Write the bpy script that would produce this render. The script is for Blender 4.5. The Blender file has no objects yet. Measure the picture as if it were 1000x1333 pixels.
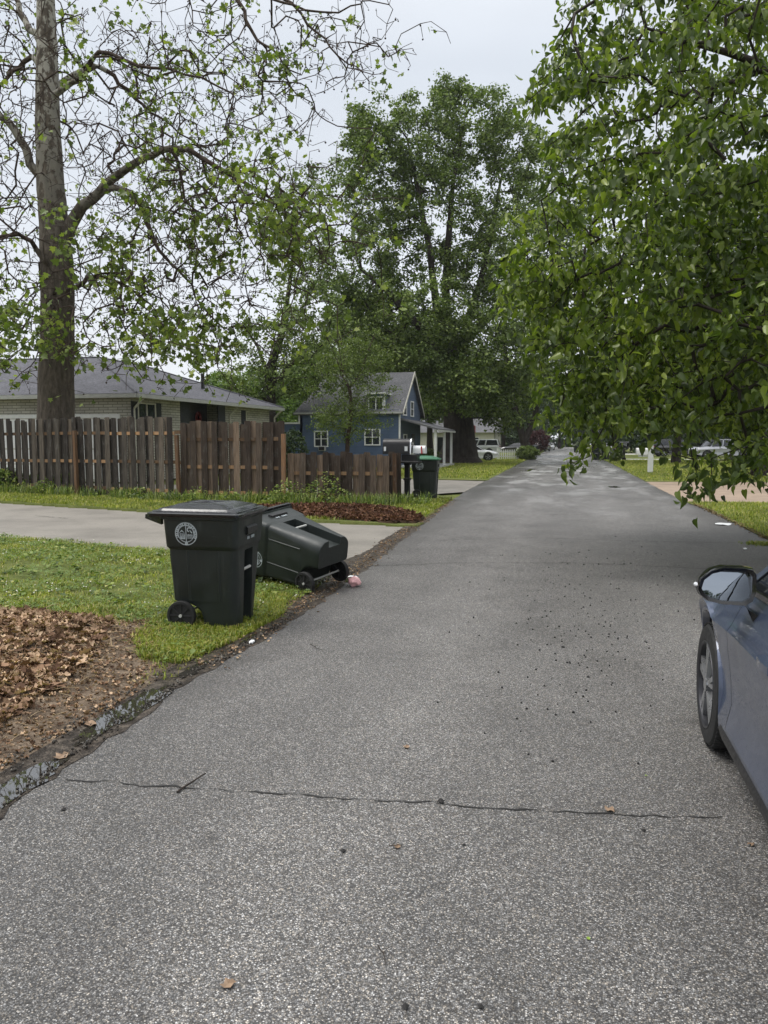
import bpy, bmesh, math, random
import numpy as np
from mathutils import Vector, Matrix, noise
from mathutils.geometry import tessellate_polygon
random.seed(7)
RNG = np.random.default_rng(11)
R = math.radians
PI = math.pi
SC = bpy.context.scene
COL = SC.collection

# ------------------------------------------------------------------ camera, world, sun, exposure
F, CX, CY, EYE = 1004.0, 500.0, 666.5, 1.6
PITCH, YAW = math.atan(91.5 / F), math.atan(235 / F)
FW = np.array([-math.sin(YAW) * math.cos(PITCH), math.cos(YAW) * math.cos(PITCH), -math.sin(PITCH)])
RT = np.array([math.cos(YAW), math.sin(YAW), 0.0])
UP = np.cross(RT, FW)
cam = bpy.data.cameras.new('camera')
cam.sensor_fit = 'HORIZONTAL'
cam.sensor_width = 36
cam.lens = F / 1000 * 36
cam.clip_end = 2000
cam.clip_start = 0.05
camo = bpy.data.objects.new('camera', cam)
COL.objects.link(camo)
camo.location = (0, 0, EYE)
camo.rotation_euler = (PI / 2 - PITCH, 0, YAW)
SC.camera = camo

SUN_EL, SUN_AZ = 62.0, 250.0
w = bpy.data.worlds.new('World')
SC.world = w
w.use_nodes = True
nt = w.node_tree
nt.nodes.clear()
out = nt.nodes.new('ShaderNodeOutputWorld')
bg = nt.nodes.new('ShaderNodeBackground')
sky = nt.nodes.new('ShaderNodeTexSky')
sky.sky_type = 'NISHITA'
sky.sun_disc = False
sky.sun_elevation = R(SUN_EL)
sky.sun_rotation = R(SUN_AZ)
sky.dust_density = 4
tc = nt.nodes.new('ShaderNodeTexCoord')
sep = nt.nodes.new('ShaderNodeSeparateXYZ')
nt.links.new(tc.outputs['Generated'], sep.inputs[0])
ramp = nt.nodes.new('ShaderNodeValToRGB')      # overcast deck: pale near the horizon, brighter overhead
cr = ramp.color_ramp
cr.elements[0].position = 0.0
cr.elements[0].color = (.74, .765, .80, 1)
cr.elements[1].position = 1.0
cr.elements[1].color = (1.8, 1.82, 1.85, 1)
for p_, c_ in ((.15, (.71, .74, .785, 1)), (.42, (.585, .625, .68, 1)), (.62, (.92, .94, .97, 1))):
    e = cr.elements.new(p_)
    e.color = c_
nt.links.new(sep.outputs['Z'], ramp.inputs[0])
ns = nt.nodes.new('ShaderNodeTexNoise')
ns.inputs['Scale'].default_value = 2.2
ns.inputs['Detail'].default_value = 3
mpn = nt.nodes.new('ShaderNodeMapping')
mpn.inputs['Scale'].default_value = (1, 1, 3)
nt.links.new(tc.outputs['Generated'], mpn.inputs[0])
nt.links.new(mpn.outputs[0], ns.inputs['Vector'])
mr = nt.nodes.new('ShaderNodeMapRange')
mr.inputs['From Min'].default_value = .3
mr.inputs['From Max'].default_value = .7
mr.inputs['To Min'].default_value = 8.0
mr.inputs['To Max'].default_value = 9.4
nt.links.new(ns.outputs['Fac'], mr.inputs['Value'])
vm = nt.nodes.new('ShaderNodeVectorMath')
vm.operation = 'SCALE'
nt.links.new(ramp.outputs[0], vm.inputs[0])
nt.links.new(mr.outputs[0], vm.inputs['Scale'])
mx = nt.nodes.new('ShaderNodeMixRGB')
mx.inputs[0].default_value = .9
nt.links.new(sky.outputs[0], mx.inputs[1])
nt.links.new(vm.outputs[0], mx.inputs[2])
nt.links.new(mx.outputs[0], bg.inputs[0])
bg.inputs[1].default_value = 0.1
nt.links.new(bg.outputs[0], out.inputs[0])

sun = bpy.data.lights.new('sun', 'SUN')
sun.energy = 1.4
sun.angle = R(30)
sun.color = (1, .97, .92)
suno = bpy.data.objects.new('sun', sun)
COL.objects.link(suno)
az = R(SUN_AZ)
sd = Vector((math.sin(az) * math.cos(R(SUN_EL)), math.cos(az) * math.cos(R(SUN_EL)), math.sin(R(SUN_EL))))
suno.rotation_euler = (-sd).to_track_quat('-Z', 'Y').to_euler()
SC.view_settings.view_transform = 'Standard'
SC.view_settings.look = 'None'
SC.view_settings.exposure = 0.6
SC.view_settings.gamma = 1.0
SC.view_settings.use_curve_mapping = False
SC.render.engine = 'CYCLES'
SC.cycles.max_bounces = 6
SC.cycles.diffuse_bounces = 3
SC.cycles.glossy_bounces = 3
SC.cycles.transmission_bounces = 4
SC.cycles.transparent_max_bounces = 8
SC.cycles.use_denoising = True
SC.cycles.caustics_reflective = False
SC.cycles.caustics_refractive = False


def ray(px, py):
    return FW + RT * (px - CX) / F - UP * (py - CY) / F


def G(px, py, z=0.0):
    d = ray(px, py)
    t = (z - EYE) / d[2]
    return d * t + np.array([0, 0, EYE])


def D(px, py, t):
    return ray(px, py) * t + np.array([0, 0, EYE])


# ------------------------------------------------------------------ materials
class NT:
    def __init__(s, name):
        s.m = bpy.data.materials.new(name)
        s.m.use_nodes = True
        s.t = s.m.node_tree
        s.b = s.t.nodes['Principled BSDF']
        s.o = s.t.nodes['Material Output']

    def n(s, k, **kw):
        q = s.t.nodes.new('ShaderNode' + k)
        for a, v in kw.items():
            if hasattr(q, a):
                setattr(q, a, v)
            else:
                q.inputs[a.replace('_', ' ')].default_value = v
        return q

    def l(s, a, b):
        s.t.links.new(a, b)

    def coord(s, kind='Object', scale=(1, 1, 1)):
        c = s.n('TexCoord')
        m = s.n('Mapping')
        m.inputs['Scale'].default_value = scale
        s.l(c.outputs[kind], m.inputs[0])
        return m.outputs[0]

    def noise(s, vec, scale, detail=4, rough=.55):
        q = s.n('TexNoise')
        q.inputs['Scale'].default_value = scale
        q.inputs['Detail'].default_value = detail
        q.inputs['Roughness'].default_value = rough
        s.l(vec, q.inputs['Vector'])
        return q.outputs['Fac']

    def ramp(s, fac, stops, interp='LINEAR'):
        q = s.n('ValToRGB')
        q.color_ramp.interpolation = interp
        e = q.color_ramp.elements
        while len(e) > 1:
            e.remove(e[-1])
        for i, (p, c) in enumerate(stops):
            if not hasattr(c, '__len__'):
                c = (c, c, c)
            x = e[0] if i == 0 else e.new(p)
            x.position = p
            x.color = (*c, 1)
        s.l(fac, q.inputs[0])
        return q.outputs[0]

    def mix(s, fac, a, b, mode='MIX'):
        q = s.n('MixRGB')
        q.blend_type = mode
        for i, v in ((0, fac), (1, a), (2, b)):
            if hasattr(v, 'is_linked'):
                s.l(v, q.inputs[i])
            elif i == 0:
                q.inputs[0].default_value = v
            else:
                if not hasattr(v, '__len__'):
                    v = (v, v, v)
                q.inputs[i].default_value = (*v, 1)
        return q.outputs[0]

    def math(s, op, a, b=0.0, c=None):
        q = s.n('Math')
        q.operation = op
        for i, v in ((0, a), (1, b), (2, c)):
            if v is None:
                continue
            if hasattr(v, 'is_linked'):
                s.l(v, q.inputs[i])
            else:
                q.inputs[i].default_value = v
        return q.outputs[0]

    def bump(s, h, strength=.5, dist=.01):
        q = s.n('Bump')
        q.inputs['Strength'].default_value = strength
        q.inputs['Distance'].default_value = dist
        s.l(h, q.inputs['Height'])
        s.l(q.outputs[0], s.b.inputs['Normal'])

    def set(s, color=None, rough=None, metal=None, coat=None, spec=None):
        for k, v in (('Base Color', color), ('Roughness', rough), ('Metallic', metal), ('Coat Weight', coat), ('Specular IOR Level', spec)):
            if v is None:
                continue
            if hasattr(v, 'is_linked'):
                s.l(v, s.b.inputs[k])
            elif k == 'Base Color':
                s.b.inputs[k].default_value = (*v, 1)
            else:
                s.b.inputs[k].default_value = v
        return s.m


def m_plain(name, c, rough=.6, metal=0, var=.25, scale=6, coat=0, bump=0, spec=.5, detail=5):
    k = NT(name)
    v = k.coord()
    f = k.noise(v, scale, detail)
    lo = tuple(x * (1 - var) for x in c)
    hi = tuple(min(1, x * (1 + var)) for x in c)
    col = k.ramp(f, [(.3, lo), (.7, hi)])
    k.set(col, k.ramp(k.noise(v, scale * 2.3, 3), [(.3, max(0, rough - .08)), (.7, min(1, rough + .08))]), metal, coat, spec)
    if bump:
        k.bump(k.noise(v, scale * 5, 5), .5, bump)
    return k.m


def m_leaf(name, cols, rough=.45, trans=.28, spec=.4, tint=None, amp=1.0):
    """leaf / blade material: a colour per leaf (random per island), some light let through"""
    k = NT(name)
    g = k.n('NewGeometry')
    col = k.ramp(g.outputs['Random Per Island'], [(i / max(1, len(cols) - 1), c) for i, c in enumerate(cols)])
    v = k.coord()
    big = k.noise(v, .35 if tint is None else tint, 3)
    col = k.mix(1, col, k.ramp(big, [(.3, (1 - .22 * amp, 1 - .2 * amp, 1 - .2 * amp)), (.7, (1 + .2 * amp, 1 + .16 * amp, 1 + .1 * amp))]), 'MULTIPLY')
    k.set(col, rough, spec=spec)
    t = k.n('BsdfTranslucent')
    k.l(k.mix(1, col, (1.25, 1.45, .6), 'MULTIPLY'), t.inputs[0])
    ms = k.n('MixShader')
    ms.inputs[0].default_value = trans
    k.l(k.b.outputs[0], ms.inputs[1])
    k.l(t.outputs[0], ms.inputs[2])
    k.l(ms.outputs[0], k.o.inputs[0])
    return k.m


def m_bark(name, lo, hi, sx=6, bump=.03, pale=None, z0=8, z1=13):
    k = NT(name)
    v = k.coord(scale=(1, 1, .28))
    f = k.noise(v, sx, 8, .7)
    col = k.ramp(f, [(.3, lo), (.55, tuple((a + b) / 2 for a, b in zip(lo, hi))), (.72, hi)])
    if pale:
        v2 = k.coord(scale=(1, 1, .6))
        vo = k.noise(v2, 3.4, 6, .65)
        patch = k.ramp(vo, [(.46, 0), (.52, 1)])
        sp = k.n('SeparateXYZ')
        k.l(k.coord(), sp.inputs[0])
        mrn = k.n('MapRange')
        mrn.inputs['From Min'].default_value = z0
        mrn.inputs['From Max'].default_value = z1
        k.l(sp.outputs['Z'], mrn.inputs['Value'])
        col = k.mix(k.math('MULTIPLY', patch, mrn.outputs[0]), col, pale)
    k.set(col, .9, spec=.2)
    k.bump(f, .9, bump)
    return k.m


# asphalt -----------------------------------------------------------
def m_road():
    k = NT('asphalt')
    v = k.coord()
    sp = k.n('SeparateXYZ')
    k.l(v, sp.inputs[0])
    X, Y = sp.outputs['X'], sp.outputs['Y']
    wv = k.n('TexNoise')
    wv.inputs['Scale'].default_value = 60
    k.l(v, wv.inputs['Vector'])
    wmix = k.n('MixRGB')
    wmix.inputs[0].default_value = .006
    k.l(v, wmix.inputs[1])
    k.l(wv.outputs['Color'], wmix.inputs[2])
    vo = k.n('TexVoronoi')
    vo.inputs['Scale'].default_value = 185
    vo.inputs['Randomness'].default_value = 1
    k.l(wmix.outputs[0], vo.inputs['Vector'])
    sc = k.n('SeparateColor')
    k.l(vo.outputs['Color'], sc.inputs[0])
    stone = k.ramp(sc.outputs[0], [(0, (.06, .057, .055)), (.28, (.11, .105, .10)), (.55, (.195, .186, .176)), (.84, (.31, .297, .28)), (1, (.62, .595, .56))])
    warm = k.ramp(sc.outputs[1], [(0, (1.05, .97, .86)), (.4, (1, 1, 1)), (1, (.94, .98, 1.04))])
    stone = k.mix(1, stone, warm, 'MULTIPLY')
    gap = k.ramp(vo.outputs['Distance'], [(.0, 1.12), (.3, 1.0), (.55, .38)])
    stone = k.mix(1, stone, gap, 'MULTIPLY')
    fine = k.noise(v, 260, 2)
    stone = k.mix(1, stone, k.ramp(fine, [(.3, .72), (.7, 1.3)]), 'MULTIPLY')
    mid = k.noise(v, 1.3, 6, .65)
    stone = k.mix(1, stone, k.ramp(mid, [(.28, .80), (.5, 1.02), (.72, 1.18)]), 'MULTIPLY')
    # tyre-worn paths along the street
    ax = k.math('SUBTRACT', X, .1)
    tr = k.math('ABSOLUTE', ax)
    tr = k.math('SUBTRACT', tr, .95)
    tr = k.math('ABSOLUTE', tr)
    nz = k.noise(k.coord(scale=(1, .06, 1)), 2.2, 4)
    tr = k.math('ADD', tr, k.math('MULTIPLY', nz, .6))
    stone = k.mix(1, stone, k.ramp(tr, [(.3, 1.12), (.9, .93)]), 'MULTIPLY')
    pale = k.ramp(k.noise(k.coord(scale=(1, .35, 1)), .9, 6, .65), [(.5, 0), (.63, 1)])  # pale patches farther on: wet sky sheen painted into the asphalt colour
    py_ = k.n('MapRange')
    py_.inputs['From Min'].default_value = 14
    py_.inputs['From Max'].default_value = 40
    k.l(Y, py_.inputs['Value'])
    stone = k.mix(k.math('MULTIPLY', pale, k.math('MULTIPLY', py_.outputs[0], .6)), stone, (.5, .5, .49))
    # damp dark zones with their own shape: gutter side and streaks across
    wetn = k.noise(k.coord(scale=(.9, .45, 1)), .55, 5, .6)
    wet = k.ramp(wetn, [(.52, 0), (.62, 1)])
    ex = k.math('ABSOLUTE', k.math('ADD', X, -.25))
    edge = k.math('ADD', ex, k.math('MULTIPLY', k.noise(v, .9, 5, .7), 1.1))
    edgem = k.ramp(edge, [(0, 0), (1, 0)])
    em = k.n('MapRange')
    em.inputs['From Min'].default_value = 2.75
    em.inputs['From Max'].default_value = 3.35
    k.l(edge, em.inputs['Value'])
    dark = k.math('MAXIMUM', k.math('MULTIPLY', wet, .35), k.math('MULTIPLY', em.outputs[0], .75))
    # small oily blots
    blot = k.ramp(k.noise(v, 3.1, 2, .4), [(.68, 0), (.76, 1)])
    dark = k.math('MAXIMUM', dark, k.math('MULTIPLY', blot, .6))
    stone = k.mix(dark, stone, k.mix(1, stone, (.52, .51, .5), 'MULTIPLY'))
    # far lane: films of water lying in shallow dips
    fy = k.n('MapRange')
    fy.inputs['From Min'].default_value = 12
    fy.inputs['From Max'].default_value = 45
    k.l(Y, fy.inputs['Value'])
    film = k.ramp(k.noise(k.coord(scale=(1, .28, 1)), .8, 5, .6), [(.5, 0), (.6, 1)])
    film = k.math('MULTIPLY', film, fy.outputs[0])
    film = k.math('MULTIPLY', film, .45)
    rough = k.math('SUBTRACT', k.math('SUBTRACT', .66, k.math('MULTIPLY', fy.outputs[0], .2)), k.math('MULTIPLY', k.math('MAXIMUM', film, k.math('MULTIPLY', dark, .35)), .5))
    k.set(stone, rough, spec=.5)
    h = k.math('ADD', sc.outputs[0], k.math('MULTIPLY', fine, .5))
    q = k.n('Bump')
    q.inputs['Distance'].default_value = .004
    k.l(k.math('SUBTRACT', .55, k.math('MULTIPLY', film, .5)), q.inputs['Strength'])
    k.l(h, q.inputs['Height'])
    k.l(q.outputs[0], k.b.inputs['Normal'])
    return k.m


def m_concrete(name, c, scale=1.0):
    k = NT(name)
    v = k.coord()
    f = k.noise(v, 120, 3)
    big = k.noise(v, .7 * scale, 6, .65)
    col = k.ramp(f, [(.3, tuple(x * .72 for x in c)), (.6, c), (.75, tuple(min(1, x * 1.25) for x in c))])
    col = k.mix(1, col, k.ramp(big, [(.3, .68), (.55, 1), (.75, 1.12)]), 'MULTIPLY')
    st = k.ramp(k.noise(v, 2.6, 7, .75), [(.56, 0), (.68, 1)])
    col = k.mix(k.math('MULTIPLY', st, .4), col, tuple(x * .45 for x in c))
    k.set(col, .7, spec=.35)
    k.bump(f, .5, .004)
    return k.m


def m_ground(name, stops, scale=3.0, fine=60, rough=.95, bump=.02):
    k = NT(name)
    v = k.coord()
    a = k.noise(v, scale, 6, .65)
    b = k.noise(v, fine, 4, .6)
    f = k.math('ADD', k.math('MULTIPLY', a, .55), k.math('MULTIPLY', b, .45))
    k.set(k.ramp(f, stops), rough, spec=.15)
    k.bump(b, .8, bump)
    return k.m


def m_wood(name, lo, hi, stain=True):
    k = NT(name)
    oi = k.n('ObjectInfo')
    rnd = oi.outputs['Random']
    c = k.n('TexCoord')
    m = k.n('Mapping')
    m.inputs['Scale'].default_value = (9, 9, .5)
    k.l(c.outputs['Object'], m.inputs[0])
    cb = k.n('CombineXYZ')
    k.l(k.math('MULTIPLY', rnd, 37), cb.inputs[0])
    k.l(k.math('MULTIPLY', rnd, 91), cb.inputs[2])
    k.l(cb.outputs[0], m.inputs['Location'])
    g = k.noise(m.outputs[0], 5, 7, .65)
    col = k.ramp(g, [(.28, lo), (.72, hi)])
    tone = k.ramp(rnd, [(0, (.5, .48, .48)), (.35, (.8, .78, .76)), (.7, (1.3, 1.28, 1.24)), (1, (2.4, 2.25, 2.05))])
    col = k.mix(1, col, tone, 'MULTIPLY')
    m2 = k.n('Mapping')
    m2.inputs['Scale'].default_value = (3, 3, 1.2)
    k.l(c.outputs['Object'], m2.inputs[0])
    k.l(cb.outputs[0], m2.inputs['Location'])
    lich = k.ramp(k.noise(m2.outputs[0], 2.5, 6, .7), [(.55, 0), (.72, 1)])
    if stain:
        col = k.mix(k.math('MULTIPLY', lich, .6), col, (.16, .155, .14))
    k.set(col, .85, spec=.2)
    k.bump(g, .6, .006)
    return k.m


def m_brick():
    k = NT('white_painted_brick')
    c = k.coord()
    sp = k.n('SeparateXYZ')
    k.l(c, sp.inputs[0])
    cb = k.n('CombineXYZ')
    k.l(k.math('ADD', sp.outputs['X'], sp.outputs['Y']), cb.inputs[0])
    k.l(sp.outputs['Z'], cb.inputs[1])
    b = k.n('TexBrick')
    b.inputs['Scale'].default_value = 1
    b.inputs['Brick Width'].default_value = .42
    b.inputs['Row Height'].default_value = .11
    b.inputs['Mortar Size'].default_value = .014
    b.inputs['Color1'].default_value = (.52, .50, .43, 1)
    b.inputs['Color2'].default_value = (.42, .40, .345, 1)
    b.inputs['Mortar'].default_value = (.20, .19, .165, 1)
    k.l(cb.outputs[0], b.inputs['Vector'])
    col = k.mix(1, b.outputs['Color'], k.ramp(k.noise(c, 1.2, 6), [(.3, .75), (.7, 1.1)]), 'MULTIPLY')
    k.set(col, .8, spec=.2)
    k.bump(b.outputs['Fac'], -.6, .01)
    return k.m


def m_siding(name, c):
    k = NT(name)
    v = k.coord()
    sp = k.n('SeparateXYZ')
    k.l(v, sp.inputs[0])
    fr = k.math('FRACT', k.math('MULTIPLY', sp.outputs['Z'], 5.5))
    col = k.mix(1, c, k.ramp(fr, [(0, .62), (.1, 1), (1, 1.04)]), 'MULTIPLY')
    col = k.mix(1, col, k.ramp(k.noise(v, 1.5, 6), [(.3, .85), (.7, 1.12)]), 'MULTIPLY')
    k.set(col, .6, spec=.3)
    k.bump(fr, -.5, .02)
    return k.m


def m_shingle(name, c):
    k = NT(name)
    v = k.coord(scale=(1, 1, 2.5))
    a = k.noise(v, 9, 3, .8)
    b = k.noise(v, 1.1, 5)
    col = k.mix(1, k.ramp(a, [(.35, tuple(x * .65 for x in c)), (.65, tuple(x * 1.35 for x in c))]), k.ramp(b, [(.3, .85), (.7, 1.12)]), 'MULTIPLY')
    k.set(col, .9, spec=.2)
    k.bump(a, .6, .02)
    return k.m


def m_glass(name, c=(.02, .025, .03), rough=.06):
    k = NT(name)
    k.set(c, rough, spec=.8)
    return k.m


def m_paint(name, c, metal=.4, rough=.3, drops=False):
    k = NT(name)
    v = k.coord()
    f = k.noise(v, 900, 2)
    col = k.ramp(f, [(.3, tuple(x * .85 for x in c)), (.7, tuple(x * 1.15 for x in c))])
    dirt = k.ramp(k.noise(v, 3, 6, .7), [(.4, 0), (.8, 1)])
    col = k.mix(k.math('MULTIPLY', dirt, .05), col, (.2, .2, .19))
    k.set(col, k.ramp(dirt, [(0, rough), (1, rough + .15)]), metal, 1.0)
    k.b.inputs['Coat Roughness'].default_value = .05
    if drops:
        vo = k.n('TexVoronoi')
        vo.inputs['Scale'].default_value = 130
        k.l(v, vo.inputs['Vector'])
        sc = k.n('SeparateColor')
        k.l(vo.outputs['Color'], sc.inputs[0])
        d = k.ramp(vo.outputs['Distance'], [(0, 1), (.35, .6), (.5, 0)])
        keep = k.math('GREATER_THAN', sc.outputs[0], .62)
        h = k.math('MULTIPLY', d, keep)
        q = k.n('Bump')
        q.inputs['Strength'].default_value = .35
        q.inputs['Distance'].default_value = .0015
        k.l(h, q.inputs['Height'])
        k.l(q.outputs[0], k.b.inputs['Coat Normal'])
    return k.m


def m_cart():
    k = NT('cart_plastic')
    v = k.coord()
    a = k.noise(v, 5, 6, .7)
    b = k.noise(k.coord(scale=(14, 14, 1.2)), 1.5, 6, .7)
    col = k.ramp(a, [(.3, (.009, .013, .012)), (.7, (.017, .023, .021))])
    scuff = k.ramp(b, [(.56, 0), (.75, 1)])
    col = k.mix(k.math('MULTIPLY', scuff, .55), col, (.06, .065, .063))
    sc2 = k.ramp(k.noise(k.coord(scale=(2, 2, 9)), 4, 7, .75), [(.6, 0), (.72, 1)])
    col = k.mix(k.math('MULTIPLY', sc2, .35), col, (.075, .078, .074))
    k.set(col, k.ramp(a, [(.3, .34), (.7, .55)]), spec=.5)
    k.bump(k.noise(v, 260, 2), .25, .002)
    return k.m


def m_puddle():
    k = NT('puddle_water')
    v = k.coord()
    k.set((.03, .027, .022), .012, spec=.5)
    k.b.inputs['IOR'].default_value = 2.7
    k.bump(k.noise(v, 9, 2), .03, .003)
    return k.m


M = dict(
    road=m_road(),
    drive=m_concrete('driveway_concrete', (.245, .225, .195)),
    drive2=m_concrete('tan_driveway', (.33, .25, .185)),
    drive3=m_concrete('pale_driveway', (.5, .49, .46)),
    crack=m_plain('crack_tar', (.022, .021, .02), .9, bump=.002),
    soil=m_ground('grass_soil', [(.3, (.05, .06, .018)), (.5, (.10, .12, .032)), (.7, (.18, .17, .07))], 2.2, 45),
    lawnfar=m_ground('mown_lawn', [(.3, (.055, .075, .018)), (.46, (.10, .125, .03)), (.58, (.16, .17, .048)), (.72, (.30, .25, .12))], .55, 30),
    mud=m_ground('wet_mud', [(.38, (.015, .012, .010)), (.5, (.05, .041, .033)), (.6, (.15, .125, .10))], 11, 110, .4, .02),
    dirt=m_ground('bare_dirt', [(.34, (.04, .028, .02)), (.5, (.13, .097, .068)), (.64, (.27, .21, .155))], 9, 85, .9, .02),
    litterbase=m_ground('litter_bed', [(.3, (.02, .012, .008)), (.5, (.06, .038, .025)), (.7, (.12, .08, .055))], 8, 60),
    puddle=m_puddle(),
    blade=m_leaf('grass_blades', [(.09, .12, .016), (.165, .21, .026), (.235, .285, .04), (.32, .34, .062), (.46, .38, .17)], .45, .32, tint=1.2, amp=1.5),
    clover=m_leaf('clover_leaves', [(.075, .13, .03), (.14, .22, .05), (.22, .31, .09)], .5, .25, tint=1.0),
    flower=m_plain('clover_heads', (.62, .62, .5), .8),
    weed=m_leaf('weed_leaves', [(.035, .06, .014), (.08, .13, .026), (.14, .20, .04), (.23, .29, .07), (.36, .36, .14)], .5, .28, tint=.9, amp=1.8),
    litter=m_leaf('dead_leaves', [(.06, .033, .021), (.14, .082, .052), (.25, .158, .102), (.38, .26, .175), (.58, .43, .30)], .8, .1, .15, tint=1.5),
    litter2=m_leaf('mulch_leaves', [(.035, .016, .01), (.085, .038, .024), (.14, .07, .045), (.26, .15, .10)], .8, .1, .15, tint=1.5),
    gravel=m_leaf('grit', [(.02, .018, .016), (.05, .045, .04), (.10, .09, .08), (.19, .175, .155)], .8, 0, .2),
    straw=m_leaf('straw', [(.05, .03, .018), (.2, .14, .08), (.34, .26, .16)], .8, .1, .15),
    syc_leaf=m_leaf('sycamore_leaves', [(.07, .10, .022), (.13, .18, .035), (.20, .26, .05), (.32, .37, .08)], .45, .35),
    maple_leaf=m_leaf('maple_leaves', [(.045, .068, .018), (.09, .135, .032), (.14, .195, .05), (.21, .265, .08)], .5, .25, .3, amp=1.6),
    mid_leaf=m_leaf('mid_green_leaves', [(.045, .07, .015), (.09, .13, .024), (.13, .18, .036), (.18, .23, .055)], .45, .28),
    bright_leaf=m_leaf('bright_leaves', [(.07, .13, .015), (.12, .2, .025), (.18, .27, .04)], .45, .3),
    dark_leaf=m_leaf('dark_leaves', [(.02, .04, .012), (.04, .072, .02), (.06, .10, .028)], .5, .2),
    red_leaf=m_leaf('purple_leaves', [(.035, .010, .012), (.07, .018, .02), (.10, .03, .03)], .5, .2),
    near_leaf=m_leaf('mulberry_leaves', [(.04, .065, .013), (.075, .115, .02), (.12, .17, .028), (.19, .25, .04), (.28, .34, .06)], .30, .40, .5, tint=.55, amp=1.6),
    bark=m_bark('dark_bark', (.015, .012, .010), (.075, .062, .052)),
    bark2=m_bark('maple_bark', (.014, .011, .009), (.085, .07, .058), 5, .08),
    sycbark=m_bark('sycamore_bark', (.03, .024, .018), (.17, .14, .11), 9, .05, pale=(.30, .285, .245), z0=8.0, z1=15),
    twigbark=m_bark('twig_bark', (.03, .02, .016), (.09, .065, .05), 8, .01),
    wood=m_wood('weathered_board', (.016, .013, .011), (.095, .083, .07)),
    wood2=m_wood('brown_board', (.03, .022, .017), (.13, .10, .078)),
    rail=m_wood('fence_rail_wood', (.09, .055, .03), (.26, .165, .095)),
    post=m_wood('fence_post_wood', (.07, .04, .024), (.2, .12, .07)),
    brick=m_brick(),
    blue=m_siding('blue_siding', (.075, .11, .18)),
    bluedark=m_siding('blue_gable_siding', (.10, .13, .19)),
    shingle=m_shingle('grey_shingles', (.105, .105, .118)),
    shingle2=m_shingle('grey_shingles_house', (.12, .12, .125)),
    white=m_plain('white_trim', (.72, .72, .7), .5, var=.06),
    cream=m_plain('cream_trim', (.5, .48, .41), .6, var=.1),
    gutter=m_plain('gutter_grey', (.42, .42, .40), .4, var=.1),
    shutter=m_plain('shutter_black', (.012, .013, .016), .5),
    door=m_plain('entry_dark', (.035, .034, .035), .6),
    glass=m_glass('window_glass'),
    mirror=None,
    cart=m_cart(),
    cartlid=m_plain('cart_lid', (.010, .011, .013), .2, var=.2, scale=9, spec=.7),
    greenlid=m_plain('green_lid', (.03, .14, .07), .4, var=.2),
    rubber=m_plain('rubber', (.012, .012, .012), .75, var=.3, scale=20),
    blackplastic=m_plain('black_plastic', (.012, .012, .013), .4, var=.2, scale=20),
    glossblack=m_plain('gloss_black', (.008, .008, .009), .12, var=.1, spec=.6),
    boxblack=m_plain('mailbox_black', (.010, .010, .011), .38, var=.2, spec=.4),
    decal=m_plain('emblem_print', (.38, .42, .44), .55, var=.35, scale=45),
    alloy=m_plain('alloy_rim', (.42, .43, .44), .3, metal=.8, var=.1),
    alloyd=m_plain('alloy_dark', (.05, .05, .055), .35, metal=.6, var=.1),
    chrome=m_plain('chrome', (.7, .7, .72), .12, metal=1, var=.05),
    carblue=m_paint('blue_grey_paint', (.058, .078, .135), .4, .34, True),
    carwhite=m_paint('white_paint', (.72, .73, .74), 0, .35),
    carblack=m_paint('black_paint', (.014, .015, .018), .2, .3),
    carsilver=m_paint('silver_paint', (.32, .33, .35), .6, .3),
    carglass=m_glass('car_glass', (.012, .014, .016), .03),
    redlens=m_plain('red_lens', (.25, .01, .012), .2),
    clearlens=m_plain('clear_lens', (.55, .56, .58), .12),
    red=m_plain('red_paint', (.5, .02, .02), .5),
    wreath=m_plain('wreath_red', (.14, .012, .014), .8),
    pink=m_plain('pink_plastic', (.75, .42, .42), .4, var=.15, scale=12),
    paper=m_plain('white_litter', (.75, .76, .76), .5, var=.08),
    tag=m_plain('reflective_tag', (.6, .62, .63), .35, var=.08),
    flagred=m_plain('flag_cloth', (.42, .16, .17), .8, var=.3, scale=3),
    screen=m_plain('screen_mesh', (.07, .08, .085), .6, var=.1),
    twig=m_plain('twig_dark', (.025, .018, .013), .8, var=.3, scale=30),
)
k_ = NT('mirror_glass')
k_.set((.33, .36, .40), .015, 1.0)
M['mirror'] = k_.m


# ------------------------------------------------------------------ object helpers
def tag(o, label=None, cat=None, group=None, kind=None):
    for a, v in (('label', label), ('category', cat), ('group', group), ('kind', kind)):
        if v:
            o[a] = v
    return o


def empty(name, loc=(0, 0, 0), rz=0.0, label=None, cat=None, group=None):
    o = bpy.data.objects.new(name, None)
    COL.objects.link(o)
    o.location = tuple(float(c) for c in loc)
    o.rotation_euler = (0, 0, rz)
    o.empty_display_size = .2
    return tag(o, label, cat, group)


def link(name, me, parent=None, loc=None, rot=None):
    o = bpy.data.objects.new(name, me)
    COL.objects.link(o)
    if parent is not None:
        o.parent = parent
    if loc is not None:
        o.location = tuple(float(c) for c in loc)
    if rot is not None:
        o.rotation_euler = rot
    return o


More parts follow.
